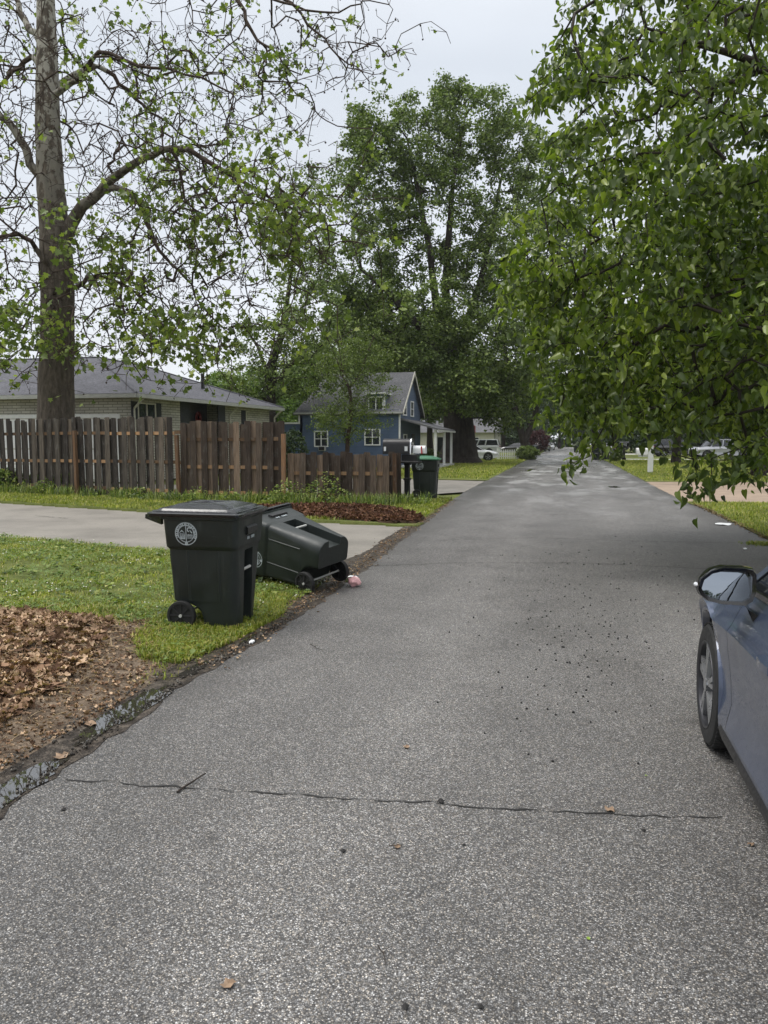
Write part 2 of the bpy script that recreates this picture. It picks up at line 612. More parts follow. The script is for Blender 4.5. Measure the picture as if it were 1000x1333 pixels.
class MB:
    def __init__(s):
        s.v, s.f, s.m = [], [], []
        s.mi = 0

    def add(s, vs, fs):
        b = len(s.v)
        s.v += [tuple(float(c) for c in v) for v in vs]
        for f in fs:
            s.f.append(tuple(i + b for i in f))
            s.m.append(s.mi)

    def box(s, x0, x1, y0, y1, z0, z1, rz=0, c=(0, 0, 0)):
        vs = [(x, y, z) for x in (x0, x1) for y in (y0, y1) for z in (z0, z1)]
        if rz or c != (0, 0, 0):
            co, si = math.cos(rz), math.sin(rz)
            vs = [(c[0] + x * co - y * si, c[1] + x * si + y * co, c[2] + z) for x, y, z in vs]
        s.add(vs, [(0, 1, 3, 2), (4, 6, 7, 5), (0, 4, 5, 1), (2, 3, 7, 6), (0, 2, 6, 4), (1, 5, 7, 3)])
        return s

    def cyl(s, p, q, r, n=12, r2=None, caps=True):
        p, q = Vector(p), Vector(q)
        r2 = r if r2 is None else r2
        d = (q - p).normalized()
        a = d.orthogonal().normalized()
        b = d.cross(a)
        vs = []
        for c, rr in ((p, r), (q, r2)):
            for i in range(n):
                t = 2 * PI * i / n
                vs.append(c + (a * math.cos(t) + b * math.sin(t)) * rr)
        fs = [(i, (i + 1) % n, n + (i + 1) % n, n + i) for i in range(n)]
        if caps:
            fs += [tuple(range(n))[::-1], tuple(range(n, 2 * n))]
        s.add(vs, fs)
        return s

    def loft(s, rings, close=True, cap=True):
        n = len(rings[0])
        vs = [v for r in rings for v in r]
        fs = []
        for k in range(len(rings) - 1):
            for i in range(n if close else n - 1):
                j = (i + 1) % n
                fs.append((k * n + i, k * n + j, (k + 1) * n + j, (k + 1) * n + i))
        if cap:
            fs += [tuple(range(n))[::-1], tuple(range((len(rings) - 1) * n, len(rings) * n))]
        s.add(vs, fs)
        return s

    def prism(s, poly, z0, z1):
        n = len(poly)
        s.loft([[(x, y, z0) for x, y in poly], [(x, y, z1) for x, y in poly]])
        return s

    def mesh(s, name, mats, smooth=None, bevel=0):
        me = bpy.data.meshes.new(name)
        me.from_pydata(s.v, [], s.f)
        for m in (mats if isinstance(mats, (list, tuple)) else [mats]):
            me.materials.append(m)
        if any(s.m):
            me.polygons.foreach_set('material_index', s.m)
        bm = bmesh.new()
        bm.from_mesh(me)
        bmesh.ops.recalc_face_normals(bm, faces=bm.faces)
        if bevel:
            es = [e for e in bm.edges if len(e.link_faces) == 2 and e.calc_face_angle(0) > .6]
            bmesh.ops.bevel(bm, geom=es, offset=bevel, segments=1, affect='EDGES')
        bm.to_mesh(me)
        bm.free()
        if smooth is not None:
            me.polygons.foreach_set('use_smooth', [True] * len(me.polygons))
            me.set_sharp_from_angle(angle=R(smooth))
        return me

    def build(s, name, mats, parent=None, smooth=None, bevel=0, loc=None, rot=None):
        return link(name, s.mesh(name, mats, smooth, bevel), parent, loc, rot)


def np_mesh(name, V, Fa, mats, smooth=False, mi=None):
    me = bpy.data.meshes.new(name)
    V = np.ascontiguousarray(V, dtype=np.float32).reshape(-1, 3)
    if not isinstance(Fa, list):
        Fa = [Fa]
    Fa = [f for f in Fa if len(f)]
    nl = sum(f.size for f in Fa)
    npoly = sum(len(f) for f in Fa)
    me.vertices.add(len(V))
    me.vertices.foreach_set('co', V.ravel())
    me.loops.add(nl)
    me.loops.foreach_set('vertex_index', np.concatenate([f.ravel() for f in Fa]).astype(np.int32))
    me.polygons.add(npoly)
    sizes = np.concatenate([np.full(len(f), f.shape[1]) for f in Fa])
    st = np.concatenate([[0], np.cumsum(sizes)[:-1]]).astype(np.int32)
    me.polygons.foreach_set('loop_start', st)
    if smooth:
        me.polygons.foreach_set('use_smooth', np.ones(npoly, dtype=bool))
    for m in (mats if isinstance(mats, (list, tuple)) else [mats]):
        me.materials.append(m)
    if mi is not None:
        me.polygons.foreach_set('material_index', np.asarray(mi, dtype=np.int32))
    me.update(calc_edges=True)
    return me


def inpoly(P, poly):
    x, y = P[:, 0], P[:, 1]
    c = np.zeros(len(P), bool)
    n = len(poly)
    for i in range(n):
        x1, y1 = poly[i]
        x2, y2 = poly[(i + 1) % n]
        k = ((y1 > y) != (y2 > y)) & (x < (x2 - x1) * (y - y1) / ((y2 - y1) or 1e-9) + x1)
        c ^= k
    return c


def sample(poly, n):
    a = np.array(poly)
    lo, hi = a.min(0), a.max(0)
    P = RNG.uniform(lo, hi, (int(n * 3) + 50, 2))
    return P[inpoly(P, poly)][:n]


def area(poly):
    return abs(sum(poly[i - 1][0] * poly[i][1] - poly[i][0] * poly[i - 1][1] for i in range(len(poly)))) / 2


def rough_edge(poly, step, amp, seed=0):
    o = []
    n = len(poly)
    for i in range(n):
        a, b = Vector(poly[i]), Vector(poly[(i + 1) % n])
        k = max(1, int((b - a).length / step))
        nn = Vector((-(b - a).y, (b - a).x)).normalized()
        for j in range(k):
            p = a + (b - a) * j / k
            d = noise.noise(Vector((p.x * 1.3 / (step * 3), p.y * 1.3 / (step * 3), seed))) + .5 * noise.noise(Vector((p.x / step, p.y / step, seed + 5)))
            p = p + nn * d * amp
            o.append((p.x, p.y))
    return o


def sheet(name, poly, z, mat, kind='structure', label=None, parent=None, zf=None):
    vs = [(x, y, z if zf is None else z + zf(x, y)) for x, y in poly]
    tr = tessellate_polygon([[Vector((x, y, 0)) for x, y in poly]])
    me = bpy.data.meshes.new(name)
    fs = []
    for t in tr:
        a, b, c = [Vector(vs[i]) for i in t]
        if (b - a).cross(c - a).z < 0:
            t = t[::-1]
        fs.append(t)
    me.from_pydata(vs, [], fs)
    me.materials.append(mat)
    o = link(name, me, parent)
    if parent is None:
        tag(o, label, kind=kind)
    return o


def gridsheet(name, poly, cell, hf, mat, kind='structure', label=None):
    skirt = True
    a = np.array(poly)
    lo, hi = a.min(0), a.max(0)
    nx, ny = int((hi[0] - lo[0]) / cell) + 2, int((hi[1] - lo[1]) / cell) + 2
    xs, ys = lo[0] + np.arange(nx) * cell, lo[1] + np.arange(ny) * cell
    X, Y = np.meshgrid(xs, ys, indexing='ij')
    Z = np.array([hf(x, y) for x, y in zip(X.ravel(), Y.ravel())])
    V = np.stack([X.ravel(), Y.ravel(), Z], 1)
    I, J = np.meshgrid(np.arange(nx - 1), np.arange(ny - 1), indexing='ij')
    i = (I * ny + J).ravel()
    Q = np.stack([i, i + ny, i + ny + 1, i + 1], 1)
    cen = V[Q].mean(1)[:, :2]
    Q = Q[inpoly(cen, poly)]
    E = np.concatenate([Q[:, [0, 1]], Q[:, [1, 2]], Q[:, [2, 3]], Q[:, [3, 0]]])
    key = np.sort(E, 1)
    _, inv, cnt = np.unique(key, axis=0, return_inverse=True, return_counts=True)
    B = E[cnt[inv.ravel()] == 1]          # rim edges get a skirt down into the ground
    low = V.copy()
    low[:, 2] = -.07
    nV = len(V)
    V = np.concatenate([V, low])
    Q = np.concatenate([Q, np.stack([B[:, 1], B[:, 0], B[:, 0] + nV, B[:, 1] + nV], 1)])
    o = link(name, np_mesh(name, V, Q, mat, True))
    tag(o, label, kind=kind)
    return o


def rots(n, tilt, zdir=None):
    """random orientation matrices: local z tilted from up by up to `tilt`, random spin"""
    az = RNG.uniform(0, 2 * PI, n)
    sp = RNG.uniform(0, 2 * PI, n)
    ti = np.abs(RNG.normal(0, tilt, n))
    nz = np.stack([np.sin(ti) * np.cos(az), np.sin(ti) * np.sin(az), np.cos(ti)], 1)
    return frames(nz, sp)


def frames(nz, sp):
    ref = np.where(np.abs(nz[:, 2:3]) > .9, np.array([[1., 0, 0]]), np.array([[0, 0, 1.]]))
    a = np.cross(ref, nz)
    a /= np.linalg.norm(a, axis=1, keepdims=True) + 1e-9
    b = np.cross(nz, a)
    c, s_ = np.cos(sp)[:, None], np.sin(sp)[:, None]
    return np.stack([a * c + b * s_, b * c - a * s_, nz], 2)     # columns


def scatter_mesh(name, tv, tf, P, Rm, S, mats, smooth=False):
    tv = np.array(tv, float)
    tf = np.array(tf)
    V = np.einsum('nij,kj->nki', Rm, tv) * np.asarray(S).reshape(-1, 1, 1) + P[:, None, :]
    k = len(tv)
    Fa = (tf[None] + (np.arange(len(P)) * k)[:, None, None]).reshape(-1, tf.shape[1])
    return np_mesh(name, V, Fa, mats, smooth)


LEAF_SIMPLE = ([(0, 0, 0), (.38, .5, .10), (0, 1, -.08), (-.38, .5, .10)], [(0, 1, 2), (0, 2, 3)])
LEAF_HEART = ([(0, 0, 0), (.22, -.06, .08), (.34, .16, .15), (.29, .55, .10), (.03, 1.15, -.28), (-.27, .55, .13), (-.34, .16, .13), (-.22, -.06, .07), (0, .42, -.04)],
              [(8, 0, 1), (8, 1, 2), (8, 2, 3), (8, 3, 4), (8, 4, 5), (8, 5, 6), (8, 6, 7), (8, 7, 0)])
_sy = [(0, 0), (.22, -.1), (.55, .12), (.34, .32), (.6, .62), (.26, .62), (0, 1.05), (-.26, .62), (-.6, .62), (-.34, .32), (-.55, .12), (-.22, -.1)]
LEAF_LOBED = ([(x, y, .12 * abs(x) - .12 * y * y) for x, y in _sy] + [(0, .38, -.05)], [(12, i, (i + 1) % 12) for i in range(12)])
LEAF_DEAD = ([(0, 0, .1), (.22, .12, .3), (.45, .3, .1), (.25, .62, .35), (.3, .85, .0), (0, 1.05, .3), (-.2, .7, .05), (-.48, .62, .32), (-.3, .25, .1), (0, .5, -.12)], [(9, i, (i + 1) % 9) for i in range(9)])
CLOVER = ([(0, 0, 0)] + [(math.cos(a + o) * r, math.sin(a + o) * r, .06 * r) for a in (0, 2.09, 4.19) for o, r in ((-.5, .42), (-.22, .52), (.22, .52), (.5, .42))],
          [(0, 1, 2), (0, 2, 3), (0, 3, 4), (0, 5, 6), (0, 6, 7), (0, 7, 8), (0, 9, 10), (0, 10, 11), (0, 11, 12)])


def blades(name, P, h, wd, mat, lean=.45, label=None, parent=None, kind='stuff'):
    """grass: every blade is three triangles bending over"""
    n = len(P)
    H = h * RNG.uniform(.45, 1.35, n)
    az, lz = RNG.uniform(0, 2 * PI, n), np.abs(RNG.normal(0, lean, n))
    d = np.stack([np.cos(az), np.sin(az), np.zeros(n)], 1)
    s_ = np.stack([-np.sin(az), np.cos(az), np.zeros(n)], 1) * (wd * RNG.uniform(.6, 1.3, n))[:, None]
    up = np.array([0, 0, 1.])
    m = P + up * (H * .6)[:, None] + d * (H * lz * .35)[:, None]
    t = P + up * (H * (1 - .25 * np.minimum(lz, 1.5)))[:, None] + d * (H * lz)[:, None]
    V = np.stack([P - s_, P + s_, m + s_ * .8, m - s_ * .8, t], 1)
    b = (np.arange(n) * 5)[:, None]
    me = np_mesh(name, V, [b + np.array([[0, 1, 2, 3]]), b + np.array([[3, 2, 4]])], mat)
    o = link(name, me, parent)
    if parent is None:
        tag(o, label, 'grass', kind=kind)
    return o


# ------------------------------------------------------------------ trees
class Tree:
    def __init__(s):
        s.p, s.par, s.rad0 = [], [], []

    def limb(s, pts, radii, seg=.5, start=None):
        """explicit limb; start = index of the node it leaves from"""
        idx = []
        prev = start
        for i in range(len(pts)):
            p = np.array(pts[i], float)
            if i == 0 and start is not None:
                continue
            if i == 0:
                s.p.append(p); s.par.append(-1); s.rad0.append(radii[0])
                prev = len(s.p) - 1
                idx.append(prev)
                continue
            a = s.p[prev] if i == 1 and start is not None else np.array(pts[i - 1], float)
            k = max(1, int(np.linalg.norm(p - a) / seg))
            for j in range(1, k + 1):
                q = a + (p - a) * j / k
                if j < k:
                    q = q + RNG.normal(0, .02 * seg, 3)
                s.p.append(q); s.par.append(prev)
                s.rad0.append(radii[i - 1] + (radii[i] - radii[i - 1]) * j / k)
                prev = len(s.p) - 1
                idx.append(prev)
        return idx

    def nearest(s, q):
        return int(np.argmin(np.linalg.norm(np.array(s.p) - np.array(q), axis=1)))

    def grow(s, A, seg=.6, jit=.08, droop=0.0, order=True, tip=.01, upbias=.25):
        P = np.zeros((len(s.p) + len(A) * 40 + 10, 3))
        n = len(s.p)
        P[:n] = s.p
        if order:
            d0 = np.array([np.min(np.sum((P[:n] - a) ** 2, 1)) for a in A])
            A = A[np.argsort(d0)]
        tips = []
        for a in A:
            dv = a - P[:n]
            d = np.linalg.norm(dv, axis=1)
            cost = d * (1 + upbias * np.clip(-dv[:, 2] / (d + 1e-6), -1, 1))
            i = int(np.argmin(cost))
            L = d[i]
            if L < .05:
                continue
            k = max(1, int(L / seg))
            p0 = P[i].copy()
            pp = P[s.par[i]] if s.par[i] >= 0 else p0 - np.array([0, 0, 1])
            dr = p0 - pp
            dr = dr / (np.linalg.norm(dr) + 1e-9)
            c = p0 + dr * L * .3 + np.array([0, 0, droop * L])
            prev = i
            for j in range(1, k + 1):
                t = j / k
                q = (1 - t) ** 2 * p0 + 2 * t * (1 - t) * c + t * t * a
                if j < k:
                    q = q + RNG.normal(0, jit * seg, 3)
                P[n] = q
                s.p.append(q); s.par.append(prev); s.rad0.append(0)
                prev = n
                n += 1
            tips.append(prev)
        return tips

    def radii(s, tip=.012, ex=2.4):
        n = len(s.p)
        acc = np.zeros(n)
        r = np.zeros(n)
        par = np.array(s.par)
        for i in range(n - 1, -1, -1):
            r[i] = max(acc[i] ** (1 / ex) if acc[i] > 0 else tip, tip)
            if s.rad0[i] > 0:
                r[i] = s.rad0[i]
            if par[i] >= 0:
                acc[par[i]] += r[i] ** ex
        for i in range(n):
            if par[i] >= 0:
                r[i] = min(r[i], r[par[i]])
        s.r = r
        return r

    def wood(s, name, mat, parent, flute=0.0, minr=0.0, kind=None, maxr=99):
        P = np.array(s.p)
        par = np.array(s.par)
        r = s.r
        n = len(P)
        main = np.full(n, -1)
        best = np.zeros(n)
        for i in range(n):
            q = par[i]
            if q >= 0 and r[i] > best[q]:
                best[q] = r[i]
                main[q] = i
        nx = np.where(main >= 0, main, np.arange(n))
        pv = np.where(par >= 0, par, np.arange(n))
        dr = P[nx] - P[pv]
        dr /= np.linalg.norm(dr, axis=1, keepdims=True) + 1e-9
        E = np.where((par >= 0) & (r >= minr) & (r < maxr))[0]
        V, Q, base = [], [], 0
        for lo, hi, sides in ((.09, 99, 14), (.03, .09, 7), (.013, .03, 5), (0, .013, 3)):
            e = E[(r[E] >= lo) & (r[E] < hi)]
            if not len(e):
                continue
            p = par[e]
            ism = main[p] == e
            ed = P[e] - P[p]
            ed /= np.linalg.norm(ed, axis=1, keepdims=True) + 1e-9
            d0 = np.where(ism[:, None], dr[p], ed)
            r0 = np.where(ism, r[p], np.minimum(r[p], r[e] * 1.25))
            r0 = np.minimum(r0, r[e] * 1.9 + .01)
            an = np.arange(sides) * 2 * PI / sides

            def ring(c, d, rr):
                ref = np.array([[.31, .87, .22]])
                u = np.cross(d, ref)
                u /= np.linalg.norm(u, axis=1, keepdims=True) + 1e-9
                v = np.cross(d, u)
                k = np.ones((len(c), sides))
                if flute and sides == 14:
                    zz = c[:, 2:3]
                    k = 1 + flute * (np.sin(an * 3 + zz * .3) * .5 + np.sin(an * 5 + 1 + zz * .8) * .5)
                return c[:, None] + (u[:, None] * np.cos(an)[None, :, None] + v[:, None] * np.sin(an)[None, :, None]) * (rr[:, None] * k)[..., None]
            A = ring(P[p], d0, r0)
            B = ring(P[e], dr[e], r[e])
            V.append(np.concatenate([A, B], 1).reshape(-1, 3))
            i = np.arange(sides)
            q = np.stack([i, (i + 1) % sides, sides + (i + 1) % sides, sides + i], 1)
            Q.append((q[None] + (np.arange(len(e)) * 2 * sides)[:, None, None]).reshape(-1, 4) + base)
            base += len(e) * 2 * sides
        o = link(name, np_mesh(name, np.concatenate(V), np.concatenate(Q), mat, True), parent)
        if kind:
            o['kind'] = kind
        return o


def crown(name, C, per, blob, size, mat, parent, leaf=LEAF_SIMPLE, tilt=.8, flat=.7, hang=False):
    """leaves in clumps round the points C"""
    n = len(C) * per
    cen = np.repeat(C, per, 0)
    off = RNG.normal(0, 1, (n, 3))
    off /= np.linalg.norm(off, axis=1, keepdims=True) + 1e-9
    off *= (RNG.uniform(0, 1, n) ** .5)[:, None] * np.repeat(RNG.uniform(.55, 1.35, len(C)), per)[:, None] * blob
    off[:, 2] *= flat
    P = cen + off
    out_ = off / (np.linalg.norm(off, axis=1, keepdims=True) + 1e-9)
    nz = out_ * .6 + np.array([0, 0, .7]) + RNG.normal(0, tilt * .7, (n, 3))
    nz /= np.linalg.norm(nz, axis=1, keepdims=True)
    Rm = frames(nz, RNG.uniform(0, 2 * PI, n))
    S = size * RNG.uniform(.6, 1.35, n)
    me = scatter_mesh(name, leaf[0], leaf[1], P, Rm, S, mat)
    o = link(name, me, parent)
    return o


def ellip(c, r, n, shell=.35, cut=None):
    """points in an ellipsoid, denser towards its skin"""
    v = RNG.normal(0, 1, (n, 3))
    v /= np.linalg.norm(v, axis=1, keepdims=True)
    u = RNG.uniform(shell, 1, n) ** .6
    P = np.array(c) + v * u[:, None] * np.array(r)
    return P if cut is None else P[P[:, 2] > cut]


# ------------------------------------------------------------------ vehicle builder
def interp(tab, y):
    xs = [a for a, _ in tab]
    zs = [b for _, b in tab]
    return float(np.interp(y, xs, zs))


def sstep(a, b, x):
    t = min(1, max(0, (x - a) / (b - a)))
    return t * t * (3 - 2 * t)


def make_wheel(rad, wid, rim_mat, spokes=5, detail=True):
    t = MB()
    n = 40 if detail else 20
    prof = [(rad * .70, -wid / 2), (rad * .78, -wid / 2 - .004), (rad * .93, -wid / 2 + .004), (rad * .985, -wid / 2 + .022), (rad, -wid / 2 + .045),
            (rad, wid / 2 - .045), (rad * .985, wid / 2 - .022), (rad * .93, wid / 2 - .004), (rad * .70, wid / 2)]
    rings = [[(x, rr * math.cos(2 * PI * i / n), rr * math.sin(2 * PI * i / n)) for i in range(n)] for rr, x in prof]
    t.loft(rings, cap=False)
    if detail:      # tread grooves as raised shoulder blocks
        for i in range(60):
            a = 2 * PI * i / 60
            for x0 in (-wid / 2 + .012, wid / 2 - .05):
                c, s_ = math.cos(a), math.sin(a)
                t.cyl((x0, c * (rad - .004), s_ * (rad - .004)), (x0 + .038, c * (rad - .004), s_ * (rad - .004)), .007, 4)
    tm = t.mesh('tyre', M['rubber'], 35)
    r = MB()
    r.mi = 1
    f = -wid / 2 + .002
    rr = rad * .71
    pr = [(rr, -wid / 2 + .002), (rr * .985, -wid / 2 - .004), (rr * .94, f), (rr * .90, f + .05), (rr * .88, wid / 2 - .02)]
    r.loft([[(x, q * math.cos(2 * PI * i / n), q * math.sin(2 * PI * i / n)) for i in range(n)] for q, x in pr[:3]], cap=False)
    r.mi = 1
    r.loft([[(x, q * math.cos(2 * PI * i / n), q * math.sin(2 * PI * i / n)) for i in range(n)] for q, x in pr[2:]], cap=False)
    r.mi = 0
    r.cyl((f - .004, 0, 0), (f + .06, 0, 0), rr * .17, 16)
    for k in range(spokes):
        a = 2 * PI * k / spokes + .3
        for da in (-.13, .13):
            def P(q, an, x):
                return (x, q * math.cos(an), q * math.sin(an))
            w0, w1 = .10, .075
            r.add([P(rr * .14, a - w0 * 2, f), P(rr * .14, a + w0 * 2, f), P(rr * .95, a + da + w1, f + .006), P(rr * .95, a + da - w1, f + .006),
                   P(rr * .14, a - w0 * 2, f + .03), P(rr * .14, a + w0 * 2, f + .03), P(rr * .95, a + da + w1, f + .035), P(rr * .95, a + da - w1, f + .035)],
                  [(0, 1, 2, 3), (4, 7, 6, 5), (0, 4, 5, 1), (1, 5, 6, 2), (2, 6, 7, 3), (3, 7, 4, 0)])
    r.mi = 1
    r.cyl((f + .05, 0, 0), (f + .055, 0, 0), rr * .88, n)
    rm = r.mesh('rim', [rim_mat, M['alloyd']], 30)
    return tm, rm


def vehicle(name, label, cat, loc, rz, P, paint, group=None, near=False):
    """origin: centre of the car on the ground, nose towards local +y"""
    root = empty(name, loc, rz, label, cat, group)
    L, W = P['L'], P['W']
    yf, yr = P['yf'], P['yr']            # axle positions
    wr = P.get('wr', .33)
    top, belt = P['top'], P['belt']      # shell top profile
    hw = W / 2
    ya = sorted(set([round(v, 4) for v in np.linspace(-L / 2, L / 2, 90 if near else 46)] +
                    [round(c + wr * 1.17 * math.sin(t), 4) for c in (yf, yr) for t in np.linspace(-PI / 2, PI / 2, 15 if near else 9)] +
                    [round(d + e, 4) for d in P['doors'] for e in (-.003, .003)]))
    arch = wr * 1.17
    rings = []
    for y in ya:
        nf = 1 - .07 * sstep(yf + .12, yf + .5, y) - .09 * sstep(L / 2 - .55, L / 2, y) - .10 * sstep(L / 2 - .16, L / 2, y)
        nr = 1 - .08 * sstep(L / 2 - .5, L / 2, -y) - .08 * sstep(L / 2 - .12, L / 2, -y)
        ww = hw * nf * nr
        zt = interp(top, y)
        zb = P.get('zb', .2) + .12 * sstep(L / 2 - .5, L / 2, abs(y))
        za = -1
        for c in (yf, yr):
            d = abs(y - c)
            if d < arch:
                za = wr + math.sqrt(max(0, arch * arch - d * d)) * 1.0
        fl = sum(math.exp(-((y - c) / .42) ** 2) for c in (yf, yr)) * .018
        cre = P.get('crease', .62)
        H = zt - zb
        rows = [(ww - .05, zb - .0), (ww - .012, zb + .035 * 1), (ww - .008, zb + .12 * H), (ww - .035 + fl, zb + .28 * H), (ww - .028 + fl, zb + .44 * H), (ww - .01 + fl * .9, zb + cre * H), (ww + fl * .6, zb + (cre + .13) * H),
                (ww - .018 + fl * .5, zb + (cre + .17) * H), (ww - .06, zb + .93 * H), (ww - .10, zt), (ww * .72, zt + .022), (ww * .36, zt + .04), (0, zt + .045)]
        if za > 0:
            rows = [(x, max(z, za + .012 * i)) for i, (x, z) in enumerate(rows[:9])] + rows[9:]
            rows = [(x, min(z, zt + .05)) for x, z in rows]
        rings.append([(x, y, z) for x, z in rows])
    nrow = len(rings[0])
    body, doors = MB(), []
    ds = P['doors']
    dmb = {}
    for k in range(len(ya) - 1):
        ym = (ya[k] + ya[k + 1]) / 2
        ingap = any(abs(ym - d) < .003 for d in ds)
        dk = None
        for j in range(len(ds) - 1):
            if ds[j] > ym > ds[j + 1]:
                dk = j
        for sgn in (1, -1):
            for i in range(nrow - 1):
                q = [rings[k][i], rings[k][i + 1], rings[k + 1][i + 1], rings[k + 1][i]]
                q = [(x * sgn, y, z) for x, y, z in q]
                if sgn < 0:
                    q = q[::-1]
                if ingap and 2 <= i < 9:
                    q = [(x - .012 * sgn, y, z) for x, y, z in q]
                    body.mi = 1
                    body.add(q, [(0, 1, 2, 3)])
                    body.mi = 0
                elif dk is not None and 2 <= i < 9:
                    dmb.setdefault((dk, sgn), MB()).add(q, [(0, 1, 2, 3)])
                else:
                    body.add(q, [(0, 1, 2, 3)])
    for rg, rev in ((rings[0], False), (rings[-1], True)):
        pts = [(x, y, z) for x, y, z in rg] + [(-x, y, z) for x, y, z in rg[::-1][1:]]
        body.add(pts, [tuple(range(len(pts)))])

    def weld(mb, nm, mats, par, ang=28):
        me = bpy.data.meshes.new(nm)
        me.from_pydata(mb.v, [], mb.f)
        for m in mats:
            me.materials.append(m)
        me.polygons.foreach_set('material_index', mb.m)
        bm = bmesh.new()
        bm.from_mesh(me)
        bmesh.ops.remove_doubles(bm, verts=bm.verts, dist=.0004)
        bm.to_mesh(me)
        bm.free()
        me.polygons.foreach_set('use_smooth', [True] * len(me.polygons))
        me.set_sharp_from_angle(angle=R(ang))
        return link(nm, me, par)
    weld(body, 'body', [paint, M['blackplastic']], root)
    for (dk, sgn), mb in sorted(dmb.items()):
        dn = 'door'
        dd = weld(mb, dn, [paint], root)
        if True:
            yh = ds[dk + 1] + .16
            xh = hw - .012
            zh = interp(top, yh) - .17
            h = MB()
            h.loft([[(sgn * (xh + ex), yh + yy, zh + zz) for ex, zz in ((-.04, -.018), (ex0, -.016), (ex0, .014), (-.04, .018))] for yy, ex0 in ((-.02, .0), (0, .028), (.08, .034), (.16, .028), (.185, .0))])
            h.build('handle', P.get('handle', paint), dd, 50)
    # wheel wells
    for c in (yf, yr):
        lin = MB()
        for sgn in (1, -1):
            rg = []
            for x in (hw - .06, hw - .32):
                rg.append([(sgn * x, c + (arch + .006) * math.cos(t), max(wr * .55, wr + (arch + .006) * math.sin(t))) for t in np.linspace(-.3, PI + .3, 15)])
            lin.loft(rg, close=False, cap=False)
            lin.add([(sgn * (hw - .32), c + arch * math.cos(t), wr + arch * math.sin(t)) for t in np.linspace(-.6, PI + .6, 15)], [tuple(range(15))])
        lin.build('wheel_well', M['blackplastic'], root)
    # underside
    MB().box(-hw + .1, hw - .1, -L / 2 + .25, L / 2 - .3, .19, .24).build('underbody', M['blackplastic'], root)
    tm, rm = make_wheel(wr, P.get('ww', .21), P.get('rim', M['alloy']), P.get('spokes', 5), near)
    for c in (yf, yr):
        for sgn in (-1, 1):
            wv = link('wheel', tm, root, (sgn * (hw - P.get('ww', .21) / 2 - P.get('inset', 0)), c, wr), (0, 0, 0 if sgn < 0 else PI))
            link('rim', rm, wv)
    # greenhouse
    g = P['cabin']       # y: cowl, roof front, roof rear, back; z roof
    y0, y1, y2, y3 = g['y']
    zr, wb, wt = g['z'], hw - .10, g['w']
    zb1 = lambda y: interp(top, y) + .004
    ny = 14
    sides_b, sides_t = [], []
    gl = MB()
    ringb = []
    for t in np.linspace(0, 1, ny):
        yb = y0 + (y3 - y0) * t
        yt = y1 + (y2 - y1) * t
        ringb.append((yb, yt))
    for sgn in (1, -1):
        rows_ = []
        for yb, yt in ringb:
            bul = .022
            pts = []
            for s_ in (0, .35, .7, 1):
                x = wb + (wt - wb) * s_ + bul * math.sin(PI * s_)
                pts.append((sgn * x, yb + (yt - yb) * s_, zb1(yb) + (zr - .05 - zb1(yb)) * s_))
            rows_.append(pts)
        gl.loft(rows_, close=False, cap=False)
    for (yb, yt) in ((y0, y1), (y3, y2)):
        pts = []
        dirn = 1 if yb > yt else -1
        rows_ = []
        for s_ in (0, .33, .66, 1):
            rr_ = []
            for u in np.linspace(-1, 1, 9):
                bow = (1 - u * u) * .10 * dirn
                x = u * (wb + (wt - wb) * s_)
                rr_.append((x, yb + (yt - yb) * s_ + bow, zb1(yb) + (zr - .05 - zb1(yb)) * s_ + .02 * (1 - u * u) * s_ + (1 - u * u) * .03 * (1 - s_)))
            rows_.append(rr_)
        gl.loft(rows_, close=False, cap=False)
    gl.build('window', M['carglass'], root, 40)
    rf = MB()
    rr_ = []
    for y in np.linspace(y1 + .03, y2 - .03, 12):
        rg = []
        for u in np.linspace(-1, 1, 13):
            e = abs(u) ** 4
            fe = min(1, (y1 + .03 - y) / .25 + .0, (y - y2 + .03) / .25)
            bow = (1 - u * u) * .08
            ys_ = y + (bow if y > (y1 + y2) / 2 + (y1 - y2) * .35 else (-bow if y < (y1 + y2) / 2 - (y1 - y2) * .35 else 0))
            rg.append((u * (wt + .012), ys_, zr - .05 + .055 * (1 - e) * (.35 + .65 * max(0, min(1, fe)))))
        rr_.append(rg)
    rf.loft(rr_, close=False, cap=False)
    # fall of the roof edge
    for sgn in (1, -1):
        rf.loft([[(sgn * (wt + .012), y, zr - .05), (sgn * (wt + .02), y, zr - .075)] for y in np.linspace(y1 + .03, y2 - .03, 12)], close=False, cap=False)
    rf.build('roof', paint, root, 40)
    # pillars
    for sgn in (1, -1):
        for (f0, f1, wd, mi) in g['pillars']:
            pl = MB()
            ybs, yts = y0 + (y3 - y0) * f0, y1 + (y2 - y1) * f1
            rws = []
            for s_ in (-.03, .35, .7, 1.02):
                x = wb + (wt - wb) * s_ + .024 * math.sin(PI * max(0, min(1, s_))) + .006
                yy = ybs + (yts - ybs) * s_
                z = zb1(ybs) + (zr - .05 - zb1(ybs)) * s_
                rws.append([(sgn * (x - .03), yy + wd / 2, z), (sgn * x, yy + wd / 2, z), (sgn * x, yy - wd / 2, z), (sgn * (x - .03), yy - wd / 2, z)])
            pl.loft(rws)
            pl.build('pillar', M['glossblack'] if mi else paint, root, 40)
    # belt trim
    bt = MB()
    for sgn in (1, -1):
        bt.loft([[(sgn * (wb - .01), y, zb1(y) - .004), (sgn * (wb + .012), y, zb1(y) - .006), (sgn * (wb + .012), y, zb1(y) + .018), (sgn * (wb - .01), y, zb1(y) + .024)] for y in np.linspace(y0 - .1, y3 + .1, 10)])
    bt.build('window_trim', M['glossblack'], root, 40)
